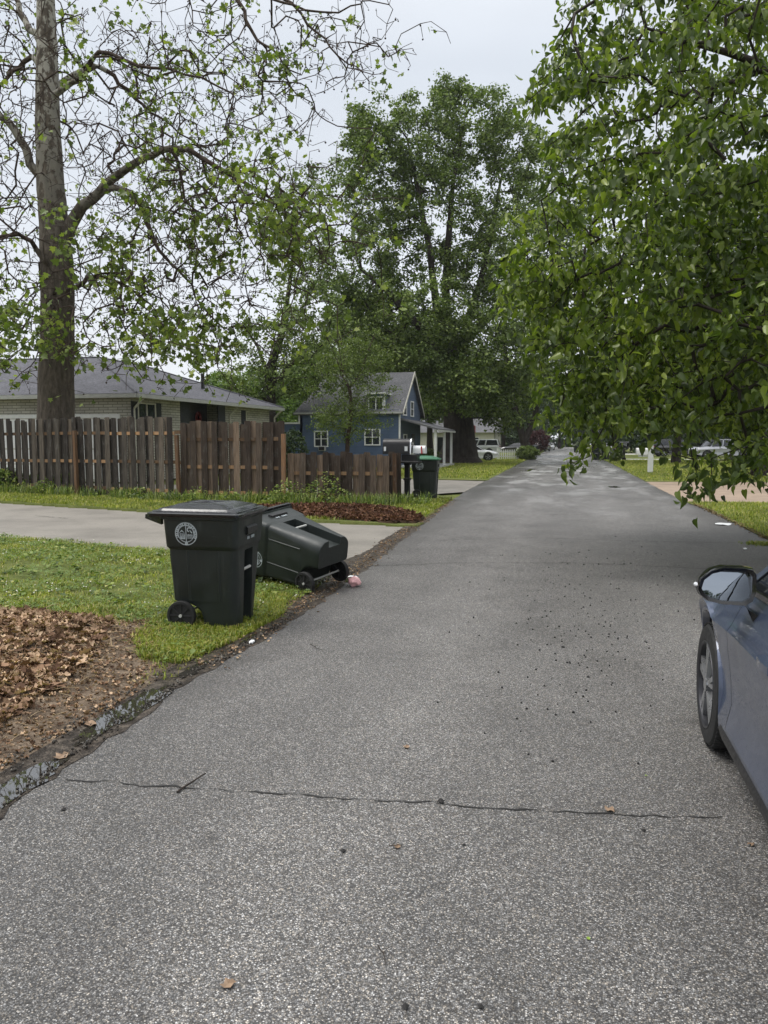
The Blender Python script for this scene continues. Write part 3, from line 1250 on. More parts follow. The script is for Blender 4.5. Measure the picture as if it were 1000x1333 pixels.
    # lamps
    for sgn in (1, -1):
        zt = interp(top, L / 2 - .25)
        MB().loft([[(sgn * (hw * .52), L / 2 - .10, zt - .20), (sgn * (hw * .80), L / 2 - .17, zt - .17), (sgn * (hw * .80), L / 2 - .17, zt - .06), (sgn * hw * .52, L / 2 - .10, zt - .10)],
                   [(sgn * (hw * .52), L / 2 + .012, zt - .20), (sgn * (hw * .845), L / 2 - .06, zt - .17), (sgn * (hw * .845), L / 2 - .09, zt - .06), (sgn * hw * .52, L / 2 - .0, zt - .10)]]).build('headlight', M['clearlens'], root, 30)
        zt = interp(top, -L / 2 + .15)
        MB().loft([[(sgn * (hw * .55), -L / 2 + .1, zt - .22), (sgn * (hw * .93), -L / 2 + .2, zt - .22), (sgn * (hw * .93), -L / 2 + .2, zt - .06), (sgn * hw * .55, -L / 2 + .1, zt - .06)],
                   [(sgn * (hw * .55), -L / 2 - .012, zt - .22), (sgn * (hw * .90), -L / 2 + .02, zt - .22), (sgn * (hw * .90), -L / 2 + .02, zt - .06), (sgn * hw * .55, -L / 2 - .012, zt - .06)]]).build('taillight', M['redlens'], root, 30)
    zt = interp(top, L / 2 - .1)
    MB().box(-hw * .5, hw * .5, L / 2 - .03, L / 2 + .012, .38, zt - .14).build('grille', M['glossblack'], root)
    return root


SEDAN = dict(L=4.66, W=1.80, yf=1.42, yr=-1.29, wr=.325, doors=(.87, -.07, -.98),
             top=[(-2.33, .86), (-2.2, 1.0), (-1.6, 1.02), (-.9, .985), (.0, .955), (.75, .93), (1.15, .90), (1.7, .83), (2.1, .73), (2.33, .60)], belt=.93,
             cabin=dict(y=(1.02, .25, -1.0, -1.85), z=1.44, w=.56, pillars=((.0, .0, .07, 0), (.20, .17, .035, 1), (.49, .48, .10, 1), (.83, .92, .12, 1), (1, 1, .10, 0))))
COUPE = dict(SEDAN, doors=(.8, -.5), L=4.55, wr=.34)
SUVP = dict(L=5.2, W=2.0, yf=1.7, yr=-1.25, wr=.39, zb=.3, doors=(1.1, .1, -.8),
            top=[(-2.6, 1.1), (-2.5, 1.2), (-1.0, 1.2), (1.0, 1.16), (1.4, 1.13), (2.3, 1.06), (2.6, .85)], belt=1.15,
            cabin=dict(y=(1.35, .75, -2.3, -2.5), z=1.88, w=.74, pillars=((.0, .0, .10, 0), (.30, .27, .14, 0), (.55, .55, .14, 0), (.96, .96, .16, 0))))
TRUCK = dict(L=5.5, W=1.95, yf=1.8, yr=-1.6, wr=.40, zb=.35, doors=(1.2, .25, -.6),
             top=[(-2.75, 1.15), (-2.7, 1.22), (-.9, 1.22), (1.2, 1.16), (1.6, 1.14), (2.5, 1.08), (2.75, .9)], belt=1.15,
             cabin=dict(y=(1.45, .9, -.5, -.75), z=1.85, w=.70, pillars=((.0, .0, .10, 0), (.5, .5, .10, 0), (.97, .97, .14, 0))))


# ------------------------------------------------------------------ wheeled rubbish cart
def rrect(b, f, wd, r, s, d, z, n=3, rf=None):
    """section of the cart: x back..front, y across, with the front slot s wide and d deep"""
    P = []
    q = rf or r
    for cx, cy, a0, e in ((b + r, -wd + r, PI, r), (f - q, -wd + q, 1.5 * PI, q)):
        P += [(cx + e * math.cos(a0 + PI / 2 * i / n), cy + e * math.sin(a0 + PI / 2 * i / n), z) for i in range(n + 1)]
    P += [(f, -s, z), (f - d, -s + .008, z), (f - d, s - .008, z), (f, s, z)]
    for cx, cy, a0, e in ((f - q, wd - q, 0, q), (b + r, wd - r, .5 * PI, r)):
        P += [(cx + e * math.cos(a0 + PI / 2 * i / n), cy + e * math.sin(a0 + PI / 2 * i / n), z) for i in range(n + 1)]
    return P


def emblem(parent, u, v, side, tilt, rad=.098):
    """round town seal printed in pale grey: a ring with small marks, a bar and four little pictures"""
    e = MB()
    n = 40
    T = .0012

    def pt(x, z, y=0):
        return (x, y, z)
    for k in range(n):        # ring split so that two gaps show below
        a0, a1 = 2 * PI * k / n, 2 * PI * (k + 1) / n
        am = math.degrees((a0 + a1) / 2) % 360
        gap = 205 < am < 262 or 278 < am < 335
        segs = [(1.0, .93), (.74, .68)] if gap else [(1.0, .68)]
        for ro, ri in segs:
            q = [(ro, a0), (ro, a1), (ri, a1), (ri, a0)]
            e.add([pt(rad * r_ * math.cos(a), rad * r_ * math.sin(a)) for r_, a in q], [(0, 1, 2, 3)])
    e.box(-rad * .035, rad * .035, -T / 2, T / 2, -rad * .72, rad * .72)
    # the four pictures: hill and roof, letter-like curve, low buildings
    e.add([pt(-.66 * rad, .02 * rad), pt(-.38 * rad, .34 * rad), (-.06 * rad, 0, .02 * rad), pt(-.38 * rad, .2 * rad)], [(0, 1, 3), (1, 2, 3)])
    e.box(-.58 * rad, -.1 * rad, -T / 2, T / 2, -.06 * rad, .0 * rad)
    for i in range(5):
        e.box((-.56 + i * .1) * rad, (-.50 + i * .1) * rad, -T / 2, T / 2, -.4 * rad, (-.1 - .04 * (i % 2)) * rad)
    e.box(-.58 * rad, -.1 * rad, -T / 2, T / 2, -.47 * rad, -.4 * rad)
    for i in range(8):
        a0, a1 = PI * 1.45 - PI * 1.3 * i / 8, PI * 1.45 - PI * 1.3 * (i + 1) / 8
        e.add([pt(.3 * rad + rad * q * math.cos(a), .36 * rad + rad * q * math.sin(a)) for q, a in ((.22, a0), (.22, a1), (.12, a1), (.12, a0))], [(0, 1, 2, 3)])
    e.add([pt(.3 * rad, .3 * rad), pt(.38 * rad, .34 * rad), pt(.6 * rad, .08 * rad), pt(.5 * rad, .04 * rad)], [(0, 1, 2, 3)])
    for i in range(5):
        e.box((.12 + i * .1) * rad, (.17 + i * .1) * rad, -T / 2, T / 2, -.42 * rad, (-.02 - .05 * ((i + 1) % 2)) * rad)
    e.box(.1 * rad, .6 * rad, -T / 2, T / 2, -.12 * rad, -.06 * rad)
    o = e.build('emblem', M['decal'], parent, loc=(u, side, v), rot=(tilt, 0, 0))
    mk = MB()      # dark marks where the lettering runs round the ring
    for i in range(21):
        a = R(210 - i * 12 - (4 if i % 5 == 0 else 0))
        c, s_ = math.cos(a), math.sin(a)
        hh = rad * (.045 + .02 * (i % 3 == 0))
        ww = rad * (.03 + .022 * (i % 2))
        mk.add([(rad * .84 * c + ww * -s_ * k1 + hh * c * k2, -.0016, rad * .84 * s_ + ww * c * k1 + hh * s_ * k2) for k1, k2 in ((-1, -1), (1, -1), (1, 1), (-1, 1))], [(0, 1, 2, 3)])
    mk.build('lettering', M['cart'], o)
    return o


def make_cart(name, label, loc, lid_mat, group, scale=1.0):
    root = empty(name, loc, 0, label, 'rubbish bin', group)
    b = MB()
    lev = [(0.0, .30, .625, .245, .03, .075), (.012, .29, .635, .25, .035, .08), (.10, .285, .64, .255, .04, .085), (.155, .265, .645, .26, .04, .085), (.195, .225, .648, .262, .04, .085),
           (.222, .165, .65, .264, .04, .085), (.236, .07, .652, .265, .03, .085), (.25, .035, .653, .266, .03, .085), (.45, .022, .668, .282, .04, .09), (.60, .012, .678, .292, .04, .09),
           (.655, .01, .682, .296, .04, .085), (.672, .01, .683, .297, .04, .0015), (.69, .01, .684, .298, .04, .001), (.712, -.006, .706, .318, .045, .001), (.73, -.010, .712, .323, .05, .001),
           (.90, -.02, .73, .335, .05, .001), (.945, -.022, .733, .338, .05, .001), (.952, -.045, .755, .36, .05, .001), (.985, -.047, .757, .362, .05, .001), (.99, -.04, .75, .355, .05, .001)]
    lev = [(z, bk, .585 + (fr - .625) * .5, wd, r, d) for z, bk, fr, wd, r, d in lev]
    b.loft([rrect(bk, fr, wd, r, .10, d, z, 5, float(np.interp(z, (0, .3, .66, .75), (.125, .10, .06, r)))) for z, bk, fr, wd, r, d in lev])
    # side panels standing slightly proud below the band
    body = b.build('body', M['cart'], root, 32)
    for sg in (-1, 1):
        rb = MB()
        for x0, x1 in ((.17, .20), (.44, .47)):
            rb.loft([[(x + (.0), sg * (wd0 + e), z) for x, e in ((x0, -.004), (x0 + .01, .005), (x1 - .01, .005), (x1, -.004))] for z, wd0 in ((.25, .2665), (.45, .282), (.60, .292), (.685, .2975))])
        # shallow raised frame where the maker's panel is moulded
        wdp = .294
        rb.build('rib', M['cart'], body, 40)
    # lift bar in the slot, grip under the rim
    MB().cyl((.585, -.10, .50), (.585, .10, .50), .013, 10).build('lift_bar', M['gutter'], root, 40)
    gp = MB()
    gp.loft([[(.632 + e, y, z) for e, z in ((.0, .80), (.022, .815), (.022, .865), (.0, .885))] for y in (-.12, .12)])
    gp.build('front_grip', M['blackplastic'], root, 40)
    hd = MB()
    for sg in (-1, 1):
        hd.loft([[(-.035, sg * .30 + e, .90), (-.035, sg * .30 + e, .975), (-.175, sg * .30 + e, .985), (-.18, sg * .30 + e, .95)] for e in (-.02, .02)])
    hd.cyl((-.165, -.31, .967), (-.165, .31, .967), .018, 12)
    hd.build('handle', M['cartlid'], root, 40)
    ld = MB()

    def lrect(e, z, sag=0):
        P = rrect(-.15 + e, .68 - e, .385 - e * .8, .06, .1, .001, z, 4)
        return P
    ld.loft([lrect(0.004, .975), lrect(0, .983), lrect(0, 1.0), lrect(.012, 1.006), lrect(.03, 1.006), lrect(.036, 1.018), lrect(.07, 1.020), lrect(.085, 1.036), lrect(.13, 1.040), lrect(.20, 1.066), lrect(.29, 1.070)])
    lid = ld.build('lid', lid_mat, root, 25)
    st = MB()
    for a in (-1, 1):
        st.loft([[(x, a * y + e, z) for e, z in ((-.018, z0 - .006), (-.01, z0 + .007), (.01, z0 + .007), (.018, z0 - .006))] for x, y, z0 in ((-.02, .27, 1.036), (.09, .17, 1.06), (.265, .0 + .02, 1.074), (.44, .17, 1.06), (.55, .27, 1.036))])
    st.build('lid_rib', lid_mat, lid, 40)
    MB().cyl((-.06, -.37, .99), (-.06, .37, .99), .016, 10).build('hinge', M['cartlid'], root, 40)
    MB().cyl((.115, -.30, .125), (.115, .30, .125), .010, 8).build('axle', M['gutter'], root, 40)
    wm = MB()
    n = 28
    wid, rad = .048, .125
    wm.loft([[(q * math.cos(2 * PI * i / n), x, q * math.sin(2 * PI * i / n)) for i in range(n)] for q, x in ((rad * .8, -wid / 2), (rad * .97, -wid / 2), (rad, -wid / 2 + .008), (rad, wid / 2 - .008), (rad * .97, wid / 2), (rad * .8, wid / 2), (rad * .8, -wid / 2))], cap=False)
    wm.cyl((0, .012, 0), (0, -.012, 0), rad * .81, n)
    for k in range(8):
        a = 2 * PI * k / 8
        c, s_ = math.cos(a), math.sin(a)
        wm.add([(c * q - s_ * e, y, s_ * q + c * e) for y in (-.02, .02) for q, e in ((.01, -.006), (.01, .006), (rad * .82, .006), (rad * .82, -.006))], [(0, 1, 2, 3), (7, 6, 5, 4), (0, 4, 5, 1), (1, 5, 6, 2), (2, 6, 7, 3), (3, 7, 4, 0)])
    wme = wm.mesh('wheel', M['rubber'], 30)
    hm = MB().cyl((0, -.030, 0), (0, .030, 0), .014, 12).mesh('hub_cap', M['gutter'], 40)
    for sg in (-1, 1):
        wl = link('wheel', wme, root, (.115, sg * .29, .125))
        link('hub_cap', hm, wl)
    sl = math.atan2(.015, .2)
    emblem(root, .19, .83, -.3325, sl)
    e2 = emblem(root, .19, .83, .3325, 0)
    e2.rotation_euler = (sl, 0, PI)
    nb = MB()
    for i in range(6):
        if i != 2:
            nb.box(.634, .6385, -.09 + i * .03, -.072 + i * .03, .765, .79)
    nb.build('number_print', M['decal'], root)
    root.scale = (scale,) * 3
    return root


def copy_tree(o, parent=None, loc=None, rz=None, **kw):
    c = o.copy()
    COL.objects.link(c)
    c.parent = parent
    for ch in list(o.children):
        copy_tree(ch, c)
    if loc is not None:
        c.location = tuple(float(v) for v in loc)
    if rz is not None:
        c.rotation_euler = (0, 0, rz)
    for k, v in kw.items():
        if v is not None:
            c[k] = v
    return c


# ================================================================== GROUND
OCT = ([(1, 0, 0), (0, 1, 0), (-1, 0, 0), (0, -1, 0), (0, 0, 1), (0, 0, -1)], [(0, 1, 4), (1, 2, 4), (2, 3, 4), (3, 0, 4), (1, 0, 5), (2, 1, 5), (3, 2, 5), (0, 3, 5)])
def nz2(x, y, s, seed=0):
    return noise.noise(Vector((x * s, y * s, seed)))


ground = MB()
ground.add([(-470, -130, -.06), (470, -130, -.06), (470, 470, -.06), (-470, 470, -.06)], [(0, 1, 2, 3)])
tag(ground.build('ground', M['lawnfar']), kind='structure')

left = [(-2.42, -9), (-2.4, 2.8), (-2.42, 3.6), (-2.48, 4.5), (-2.42, 5.8), (-2.45, 7.5), (-2.5, 9.3), (-2.75, 14.3), (-3.15, 26), (-3.2, 44), (-3.25, 165), (-3.25, 300)]
right = [(3.3, 300), (3.3, 128), (3.35, 56), (3.2, 33), (3.2, 27), (3.35, 19), (3.25, 13.4), (3.25, 9), (3.2, 3), (3.2, -9)]
rp = rough_edge(left + right, .12, .05, 3) if False else None
lp, rpz = [], []
for chain, dst in ((left, lp), (right, rpz)):
    for a, b in zip(chain[:-1], chain[1:]):
        L_ = math.dist(a, b)
        k = max(1, int(L_ / (.1 if max(a[1], b[1]) < 30 else .6)))
        for j in range(k):
            t = j / k
            x, y = a[0] + (b[0] - a[0]) * t, a[1] + (b[1] - a[1]) * t
            dst.append((x + .06 * nz2(x, y, 1.4, 2) + .03 * nz2(x, y, 6, 4), y))
    dst.append(chain[-1])
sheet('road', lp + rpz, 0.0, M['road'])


def edge_x(y):
    return float(np.interp(y, [p[1] for p in lp], [p[0] for p in lp]))


# driveways
sheet('driveway', rough_edge([(-2.62, 8.0), (-2.5, 9.3), (-2.72, 14.6), (-5.0, 15.0), (-9, 16.2), (-14.4, 17.9), (-30, 21.6), (-30, 16), (-9.2, 10.6), (-5.7, 9.85), (-4.3, 9.0), (-3.3, 8.2)], .25, .03, 1), -.012, M['drive'])
sheet('right_driveway', rough_edge([(3.16, 21.8), (16, 22.6), (16, 34), (3.16, 32.4)], .4, .05, 2), .004, M['drive2'])
sheet('far_left_driveway', [(-3.1, 24.5), (-3.15, 31.5), (-9, 33), (-9, 27), (-6, 24), (-4.2, 22.8)], .004, M['drive'])
sheet('far_right_driveway', [(3.3, 72), (3.3, 75.5), (30, 76.5), (30, 73)], .004, M['drive3'])
sheet('farther_right_driveway', [(3.3, 100), (3.3, 108), (40, 112), (40, 104)], .004, M['drive3'])
sheet('far_street_crossing', [(-60, 205), (60, 205), (60, 213), (-60, 213)], .004, M['drive3'])
sheet('back_patio', [(-26, 20.6), (-6.9, 19.8), (-7.4, 26.6), (-26, 26.6)], -.02, M['drive'])

# near lawn on the left, slightly domed, with a ragged rim
lawnp = [(-2.62, 8.05), (-3.3, 8.42), (-4.3, 9.3), (-5.7, 10.15), (-9.2, 10.9), (-20, 14), (-20, 6.4), (-6.0, 6.3), (-4.2, 6.05), (-3.45, 5.85), (-3.05, 5.4), (-2.75, 4.85), (-2.62, 5.1), (-2.6, 6.5)]


def lawn_h(x, y):
    d = min(1, max(0, (-2.5 - x) / .5))
    return -.015 + .05 * d + .018 * nz2(x, y, 2.2) + .01 * nz2(x, y, 7)


lawnr = rough_edge(lawnp, .12, .07, 8)
gridsheet('near_lawn', lawnr, .07, lawn_h, M['soil'])
# muddy gutter and bare dirt at the asphalt edge
mudp = rough_edge([(-2.34, 1.5), (-2.36, 3.6), (-2.42, 4.5), (-2.34, 5.8), (-2.36, 7.2), (-2.40, 9.4), (-2.55, 12), (-2.62, 14.2), (-2.9, 19.5), (-3.4, 20.5), (-3.3, 18.8), (-3.0, 16), (-2.88, 12.5), (-2.82, 10.5), (-3.1, 8.9), (-3.2, 8.1), (-2.75, 7.6), (-2.85, 6), (-3.3, 5), (-3.0, 3.2), (-2.9, 1.5)], .1, .07, 4)
sheet('mud', mudp, .0036, M['mud'])
dirtp = rough_edge([(-2.52, 1.2), (-2.55, 3.2), (-2.6, 4.4), (-2.8, 5.5), (-3.3, 6.15), (-5, 6.5), (-9, 6.6), (-9, 1.2)], .12, .08, 6)


def mound_h(x, y):
    d = max(0, min(1, (-2.62 - x) / .8)) * max(0, min(1, (6.3 - y) / .7))
    return .0025 + d * (.06 + .07 * math.exp(-((x + 4.4) / 1.1) ** 2 - ((y - 4.9) / .9) ** 2)) + d * (.03 * nz2(x, y, 2.5, 3) + .015 * nz2(x, y, 8, 1))


gridsheet('litter_mound', dirtp, .06, mound_h, M['dirt'])

# verge between the driveway and the fence
vergep = rough_edge([(-2.72, 14.25), (-5.0, 14.65), (-9, 15.8), (-14.4, 17.4), (-30, 21.1), (-30, 26), (-17.7, 22.2), (-7.1, 20.0), (-4.0, 23.2), (-3.15, 22.0), (-2.95, 19.5), (-2.85, 16)], .3, .05, 3)


def verge_h(x, y):
    return .012 + .02 * nz2(x, y, 1.5) + .03 * min(1, max(0, (-3 - x) / 1))


gridsheet('fence_verge', vergep, .16, verge_h, M['soil'])
bedp = rough_edge([(-2.8, 14.7), (-2.85, 15.6), (-3.3, 16.4), (-3.9, 17.3), (-5.2, 17.9), (-6.8, 17.6), (-7.6, 16.6), (-6.6, 15.4), (-5.0, 14.95), (-3.4, 14.6)], .2, .08, 2)


def bed_h(x, y):
    return .055 + .10 * math.exp(-((x + 5) / 1.4) ** 2 - ((y - 16.4) / .9) ** 2) + .02 * nz2(x, y, 4)


gridsheet('mulch_bed', bedp, .12, bed_h, M['litterbase'])
# lawns farther on: real sheets, mown
sheet('left_lawn', rough_edge([(-3.12, 32), (-3.2, 60), (-3.3, 100), (-4, 200), (-80, 200), (-80, 36), (-12, 34), (-9, 33)], .6, .1, 4), .01, M['lawnfar'])
sheet('right_near_lawn', rough_edge([(3.2, -9), (3.22, 9), (3.25, 13.4), (3.3, 19), (3.15, 21.8), (16, 22.6), (30, 22.8), (30, -9)], .3, .06, 5), .016, M['lawnfar'])
sheet('right_lawn', rough_edge([(3.16, 32.4), (3.3, 56), (3.3, 72), (30, 73), (60, 73), (60, 34), (16, 34)], .5, .08, 6), .012, M['lawnfar'])
sheet('right_far_lawn', rough_edge([(3.3, 75.5), (3.3, 100), (40, 104), (70, 104), (70, 78), (30, 76.5)], .5, .08, 7), .012, M['lawnfar'])

# puddles in the gutter
def puddle(name, cx, cy, rx, ry, seed, label, ang=0.0, z=.0075):
    P = []
    for i in range(160):
        a = 2 * PI * i / 160
        c, s_ = math.cos(a), math.sin(a)
        k = 1 + .42 * nz2(c * 1.1 + cx, s_ * 1.1 + cy, 1.6, seed) + .22 * nz2(c, s_, 4.5, seed) + .12 * nz2(c, s_, 12, seed)
        x, y = rx * k * c, ry * k * s_
        P.append((cx + x * math.cos(ang) - y * math.sin(ang), cy + x * math.sin(ang) + y * math.cos(ang)))
    return sheet(name, P, z, M['puddle'], 'structure')


puddle('puddle', -2.50, 3.98, .10, .46, 1, '')
puddle('puddle', -2.51, 4.86, .06, .2, 2, '')
puddle('puddle', -2.45, 2.95, .09, .36, 3, '')
puddle('puddle', -2.47, 5.72, .03, .16, 4, '')
puddle('puddle', -2.95, 8.6, .25, .5, 5, '', .5)
puddle('puddle', -2.4, 8.55, .06, .2, 6, '')
puddle('puddle', -2.43, 6.05, .02, .09, 14, '')
for i, (px, py, a, b) in enumerate(((800, 634, .2, .5), (690, 612, .12, 2), (735, 600, .1, 4))):
    g_ = G(px, py)
    puddle('puddle', g_[0], g_[1], a, b, 20 + i, '', 0, .003)


# cracks in the asphalt: thin tarry strips
def crack(pts, wdt, seed):
    P = []
    for a, b in zip(pts[:-1], pts[1:]):
        k = max(2, int(math.dist(a, b) / .03))
        for j in range(k):
            t = j / k
            x, y = a[0] + (b[0] - a[0]) * t, a[1] + (b[1] - a[1]) * t
            P.append((x, y + .035 * nz2(x, y, 5, seed) + .02 * nz2(x, y, 14, seed) + .008 * nz2(x, y, 40, seed)))
    V, Q = [], []
    for i, (x, y) in enumerate(P):
        wv = wdt * max(.12, .6 + 1.1 * nz2(x, y, 9, seed + 3))
        V += [(x, y - wv, .0035), (x, y + wv, .0035)]
        if i:
            Q.append((2 * i - 2, 2 * i, 2 * i + 1, 2 * i - 1))
    me = bpy.data.meshes.new('crack')
    me.from_pydata(V, [], Q)
    me.materials.append(M['crack'])
    tag(link('road_crack', me), kind='structure')


def GP(*pp):
    return [tuple(float(c) for c in G(x, y)[:2]) for x, y in pp]


crack(GP((88, 1014), (225, 1026), (400, 1037), (560, 1046), (720, 1055), (880, 1064), (950, 1066)), .0065, 1)
crack(GP((480, 737), (600, 733), (760, 733), (930, 741)), .012, 2)
crack(GP((560, 704), (700, 700), (840, 705), (985, 707)), .012, 3)
crack(GP((610, 672), (720, 670), (800, 671)), .014, 4)
crack(GP((640, 652), (700, 650), (790, 652)), .014, 5)

crack(GP((574, 1046), (600, 1022), (606, 1002)), .003, 11)
crack(GP((640, 1052), (655, 1085), (662, 1130)), .0025, 12)
crack(GP((330, 1033), (352, 1012), (360, 985)), .0025, 13)
crack(GP((700, 880), (712, 930), (705, 985)), .003, 14)
crack(GP((150, 712), (178, 704), (215, 697), (300, 690)), .012, 8)
crack(GP((45, 671), (90, 675)), .02, 9)
# ------------------------------------------------------------------ grass, clover, litter
def hpts(P2, hf):
    z = np.array([hf(x, y) for x, y in P2])
    return np.concatenate([P2, z[:, None]], 1)


lawn_in = [(x, y) for x, y in lawnp if True]
lp2 = [p for p in lawnp]
nearpoly = [(-2.62, 8.05), (-3.3, 8.42), (-4.3, 9.3), (-5.7, 10.2), (-9.2, 11.0), (-11.5, 11.5), (-10, 6.45), (-6.0, 6.3), (-4.2, 6.02), (-3.45, 5.8), (-3.05, 5.35), (-2.78, 4.8), (-2.58, 5.1), (-2.56, 6.5)]
P_ = hpts(sample(nearpoly, 62000), lawn_h)
keep = RNG.uniform(0, 1, len(P_)) < np.array([.55 + .9 * noise.noise(Vector((x * .9, y * .9, 9))) for x, y, _ in P_])
P_ = P_[keep]
blades('lawn_grass', P_, .042, .0045, M['blade'], 1.15)
P_ = hpts(sample(nearpoly, 26000), lawn_h)
keep = np.array([noise.noise(Vector((x * 1.4, y * 1.4, 2))) > -.12 for x, y, _ in P_])
P_ = P_[keep] + np.array([0, 0, .025]) + np.stack([np.zeros(keep.sum())] * 2 + [RNG.uniform(0, .03, keep.sum())], 1)
me = scatter_mesh('clover', CLOVER[0], CLOVER[1], P_, rots(len(P_), .35), RNG.uniform(.018, .036, len(P_)), M['clover'])
tag(link('clover_patch', me), 'three-leaved clover mixed into the near lawn', 'clover', kind='stuff')
# white heads
P_ = hpts(sample(nearpoly, 800), lawn_h) + np.array([0, 0, .05])
P_ = P_[np.array([noise.noise(Vector((x * .8, y * .8, 5))) > .02 for x, y, _ in P_])]
tag(link('clover_heads', scatter_mesh('clover_heads', OCT[0], OCT[1], P_, rots(len(P_), .2), RNG.uniform(.005, .012, len(P_)), M['flower'])), 'small white clover heads scattered through the near lawn', 'clover', kind='stuff')
P0 = sample(nearpoly, 420)
P_ = np.repeat(hpts(P0, lawn_h), 7, 0) + np.array([0, 0, .02]) + np.concatenate([RNG.normal(0, .022, (len(P0) * 7, 2)), RNG.uniform(0, .02, (len(P0) * 7, 1))], 1)
tag(link('broadleaf_weeds', scatter_mesh('broadleaf_weeds', LEAF_SIMPLE[0], LEAF_SIMPLE[1], P_, rots(len(P_), .45), RNG.uniform(.03, .085, len(P_)), M['weed'])), 'broad-leaved weed rosettes growing in the near lawn', 'weeds', kind='stuff')
# longer tuft round the standing cart
tuft = [(-3.5, 6.1), (-3.3, 5.35), (-2.95, 4.9), (-2.66, 4.95), (-2.55, 5.6), (-2.5, 6.6), (-2.75, 7.4), (-3.2, 7.0)]
P_ = hpts(sample(tuft, 16000), lawn_h)
blades('verge_grass', P_, .055, .0045, M['blade'], .9)
# stray tufts at the rim and in the mound
rim = hpts(sample([(-9, 5.9), (-3.3, 5.6), (-2.7, 4.4), (-2.55, 4.6), (-2.6, 5.4), (-3.4, 6.3), (-9, 6.8)], 2600), lambda x, y: max(lawn_h(x, y), mound_h(x, y) - .02))
blades('rim_grass', rim, .045, .004, M['blade'], 1.0)


# dead leaves on the mound
def litter(name, poly, n, hf, size, mat, label, tilt=.7, lift=.03, leaf=LEAF_DEAD):
    P2 = sample(poly, n)
    P = hpts(P2, hf)
    P[:, 2] += RNG.uniform(0, lift, len(P))
    me = scatter_mesh(name, leaf[0], leaf[1], P, rots(len(P), tilt), size * RNG.uniform(.45, 1.5, len(P)), mat)
    return tag(link(name, me), label, 'dead leaves', kind='stuff')


litter('fallen_leaves', [(-2.95, 3.2), (-3.1, 4.4), (-3.3, 5.0), (-3.8, 5.9), (-5, 6.25), (-8, 6.3), (-8, 2.5), (-3.6, 2.4)], 15000, mound_h, .045, M['litter'], 'heap of brown dead leaves in front of the lawn', .75, .03)
P2_ = sample([(-2.95, 3.2), (-3.1, 4.4), (-3.5, 5.3), (-4.2, 6.0), (-8, 6.2), (-8, 2.5)], 1400)
P_ = hpts(P2_, mound_h) + np.array([0, 0, .03])
tag(link('lobed_fallen_leaves', scatter_mesh('lobed_fallen_leaves', LEAF_LOBED[0], LEAF_LOBED[1], P_, rots(len(P_), .6), RNG.uniform(.035, .085, len(P_)), M['litter'])), 'larger lobed tan leaves on top of the dead leaf heap', 'dead leaves', kind='stuff')
litter('leaf_crumbs', [(-2.66, 2.0), (-2.6, 4.2), (-2.9, 5.2), (-3.5, 6.1), (-5, 6.4), (-8, 6.4), (-8, 2.0)], 26000, mound_h, .022, M['litter'], 'crumbled leaf bits spread over the bare dirt by the asphalt', .6, .015)
litter('mulch_leaves', bedp, 9000, bed_h, .06, M['litter2'], 'reddish brown dead leaves heaped below the short fence', .7, .04)
# straw / stems through the litter
n_ = 1500
P_ = hpts(sample([(-2.75, 2.4), (-2.8, 4.6), (-3.5, 5.9), (-6, 6.2), (-7, 2.4)], n_), mound_h)
P_[:, 2] += RNG.uniform(.005, .04, len(P_))
STICK = ([(0, -.02, 0), (0, .02, 0), (.5, .02, .06), (.5, -.02, .06), (1, 0, 0)], [(0, 1, 2), (0, 2, 3), (3, 2, 4)])
tag(link('dry_stems', scatter_mesh('dry_stems', STICK[0], STICK[1], P_, rots(len(P_), .25), RNG.uniform(.05, .2, len(P_)), M['straw'])), 'thin dry stems tangled in the heap of dead leaves', 'dead leaves', kind='stuff')
# crumbs in the gutter and on the asphalt margin
n_ = 2200
yy = RNG.uniform(4.9, 21, n_)
xx = np.array([edge_x(y) for y in yy]) + RNG.normal(-.03, .09, n_)
P_ = np.stack([xx, yy, np.full(n_, .012)], 1)
tag(link('gutter_crumbs', scatter_mesh('gutter_crumbs', LEAF_DEAD[0], LEAF_DEAD[1], P_, rots(n_, .3), .018 * RNG.uniform(.3, 1.6, n_), M['litter'])), 'leaf crumbs washed into the wet gutter', 'debris', kind='stuff')
n_ = 2600
yy = RNG.uniform(2.0, 9.5, n_)
sd_ = RNG.uniform(0, 1, n_) < .45
xx = np.array([edge_x(y) for y in yy]) + np.where(sd_, RNG.normal(.0, .022, n_), RNG.normal(-.24, .05, n_))
P_ = np.stack([xx, yy, np.full(n_, .011)], 1)
tag(link('edge_gravel', scatter_mesh('edge_gravel', OCT[0], OCT[1], P_, rots(n_, .5), RNG.uniform(.003, .011, n_) * RNG.uniform(.5, 1.2, n_), M['gravel'])), 'loose grit and crumbs of asphalt along the broken road edge', 'gravel', kind='stuff')
# dropped fruit under the overhanging tree
pts = []
while len(pts) < 260:
    px, py = RNG.normal(760, 75), RNG.normal(800, 70)
    if 690 < py < 1010 and 540 < px < 905:
        g_ = G(px, py)
        if g_[0] < .62 or g_[1] > 5.3:
            pts.append((g_[0], g_[1], .004))
P_ = np.array(pts)
tag(link('fallen_berries', scatter_mesh('fallen_berries', OCT[0], OCT[1], P_, rots(len(P_), .2), RNG.uniform(.004, .011, len(P_)), M['crack'])), 'dark berries scattered over the asphalt beside the parked car', 'berries', kind='stuff')

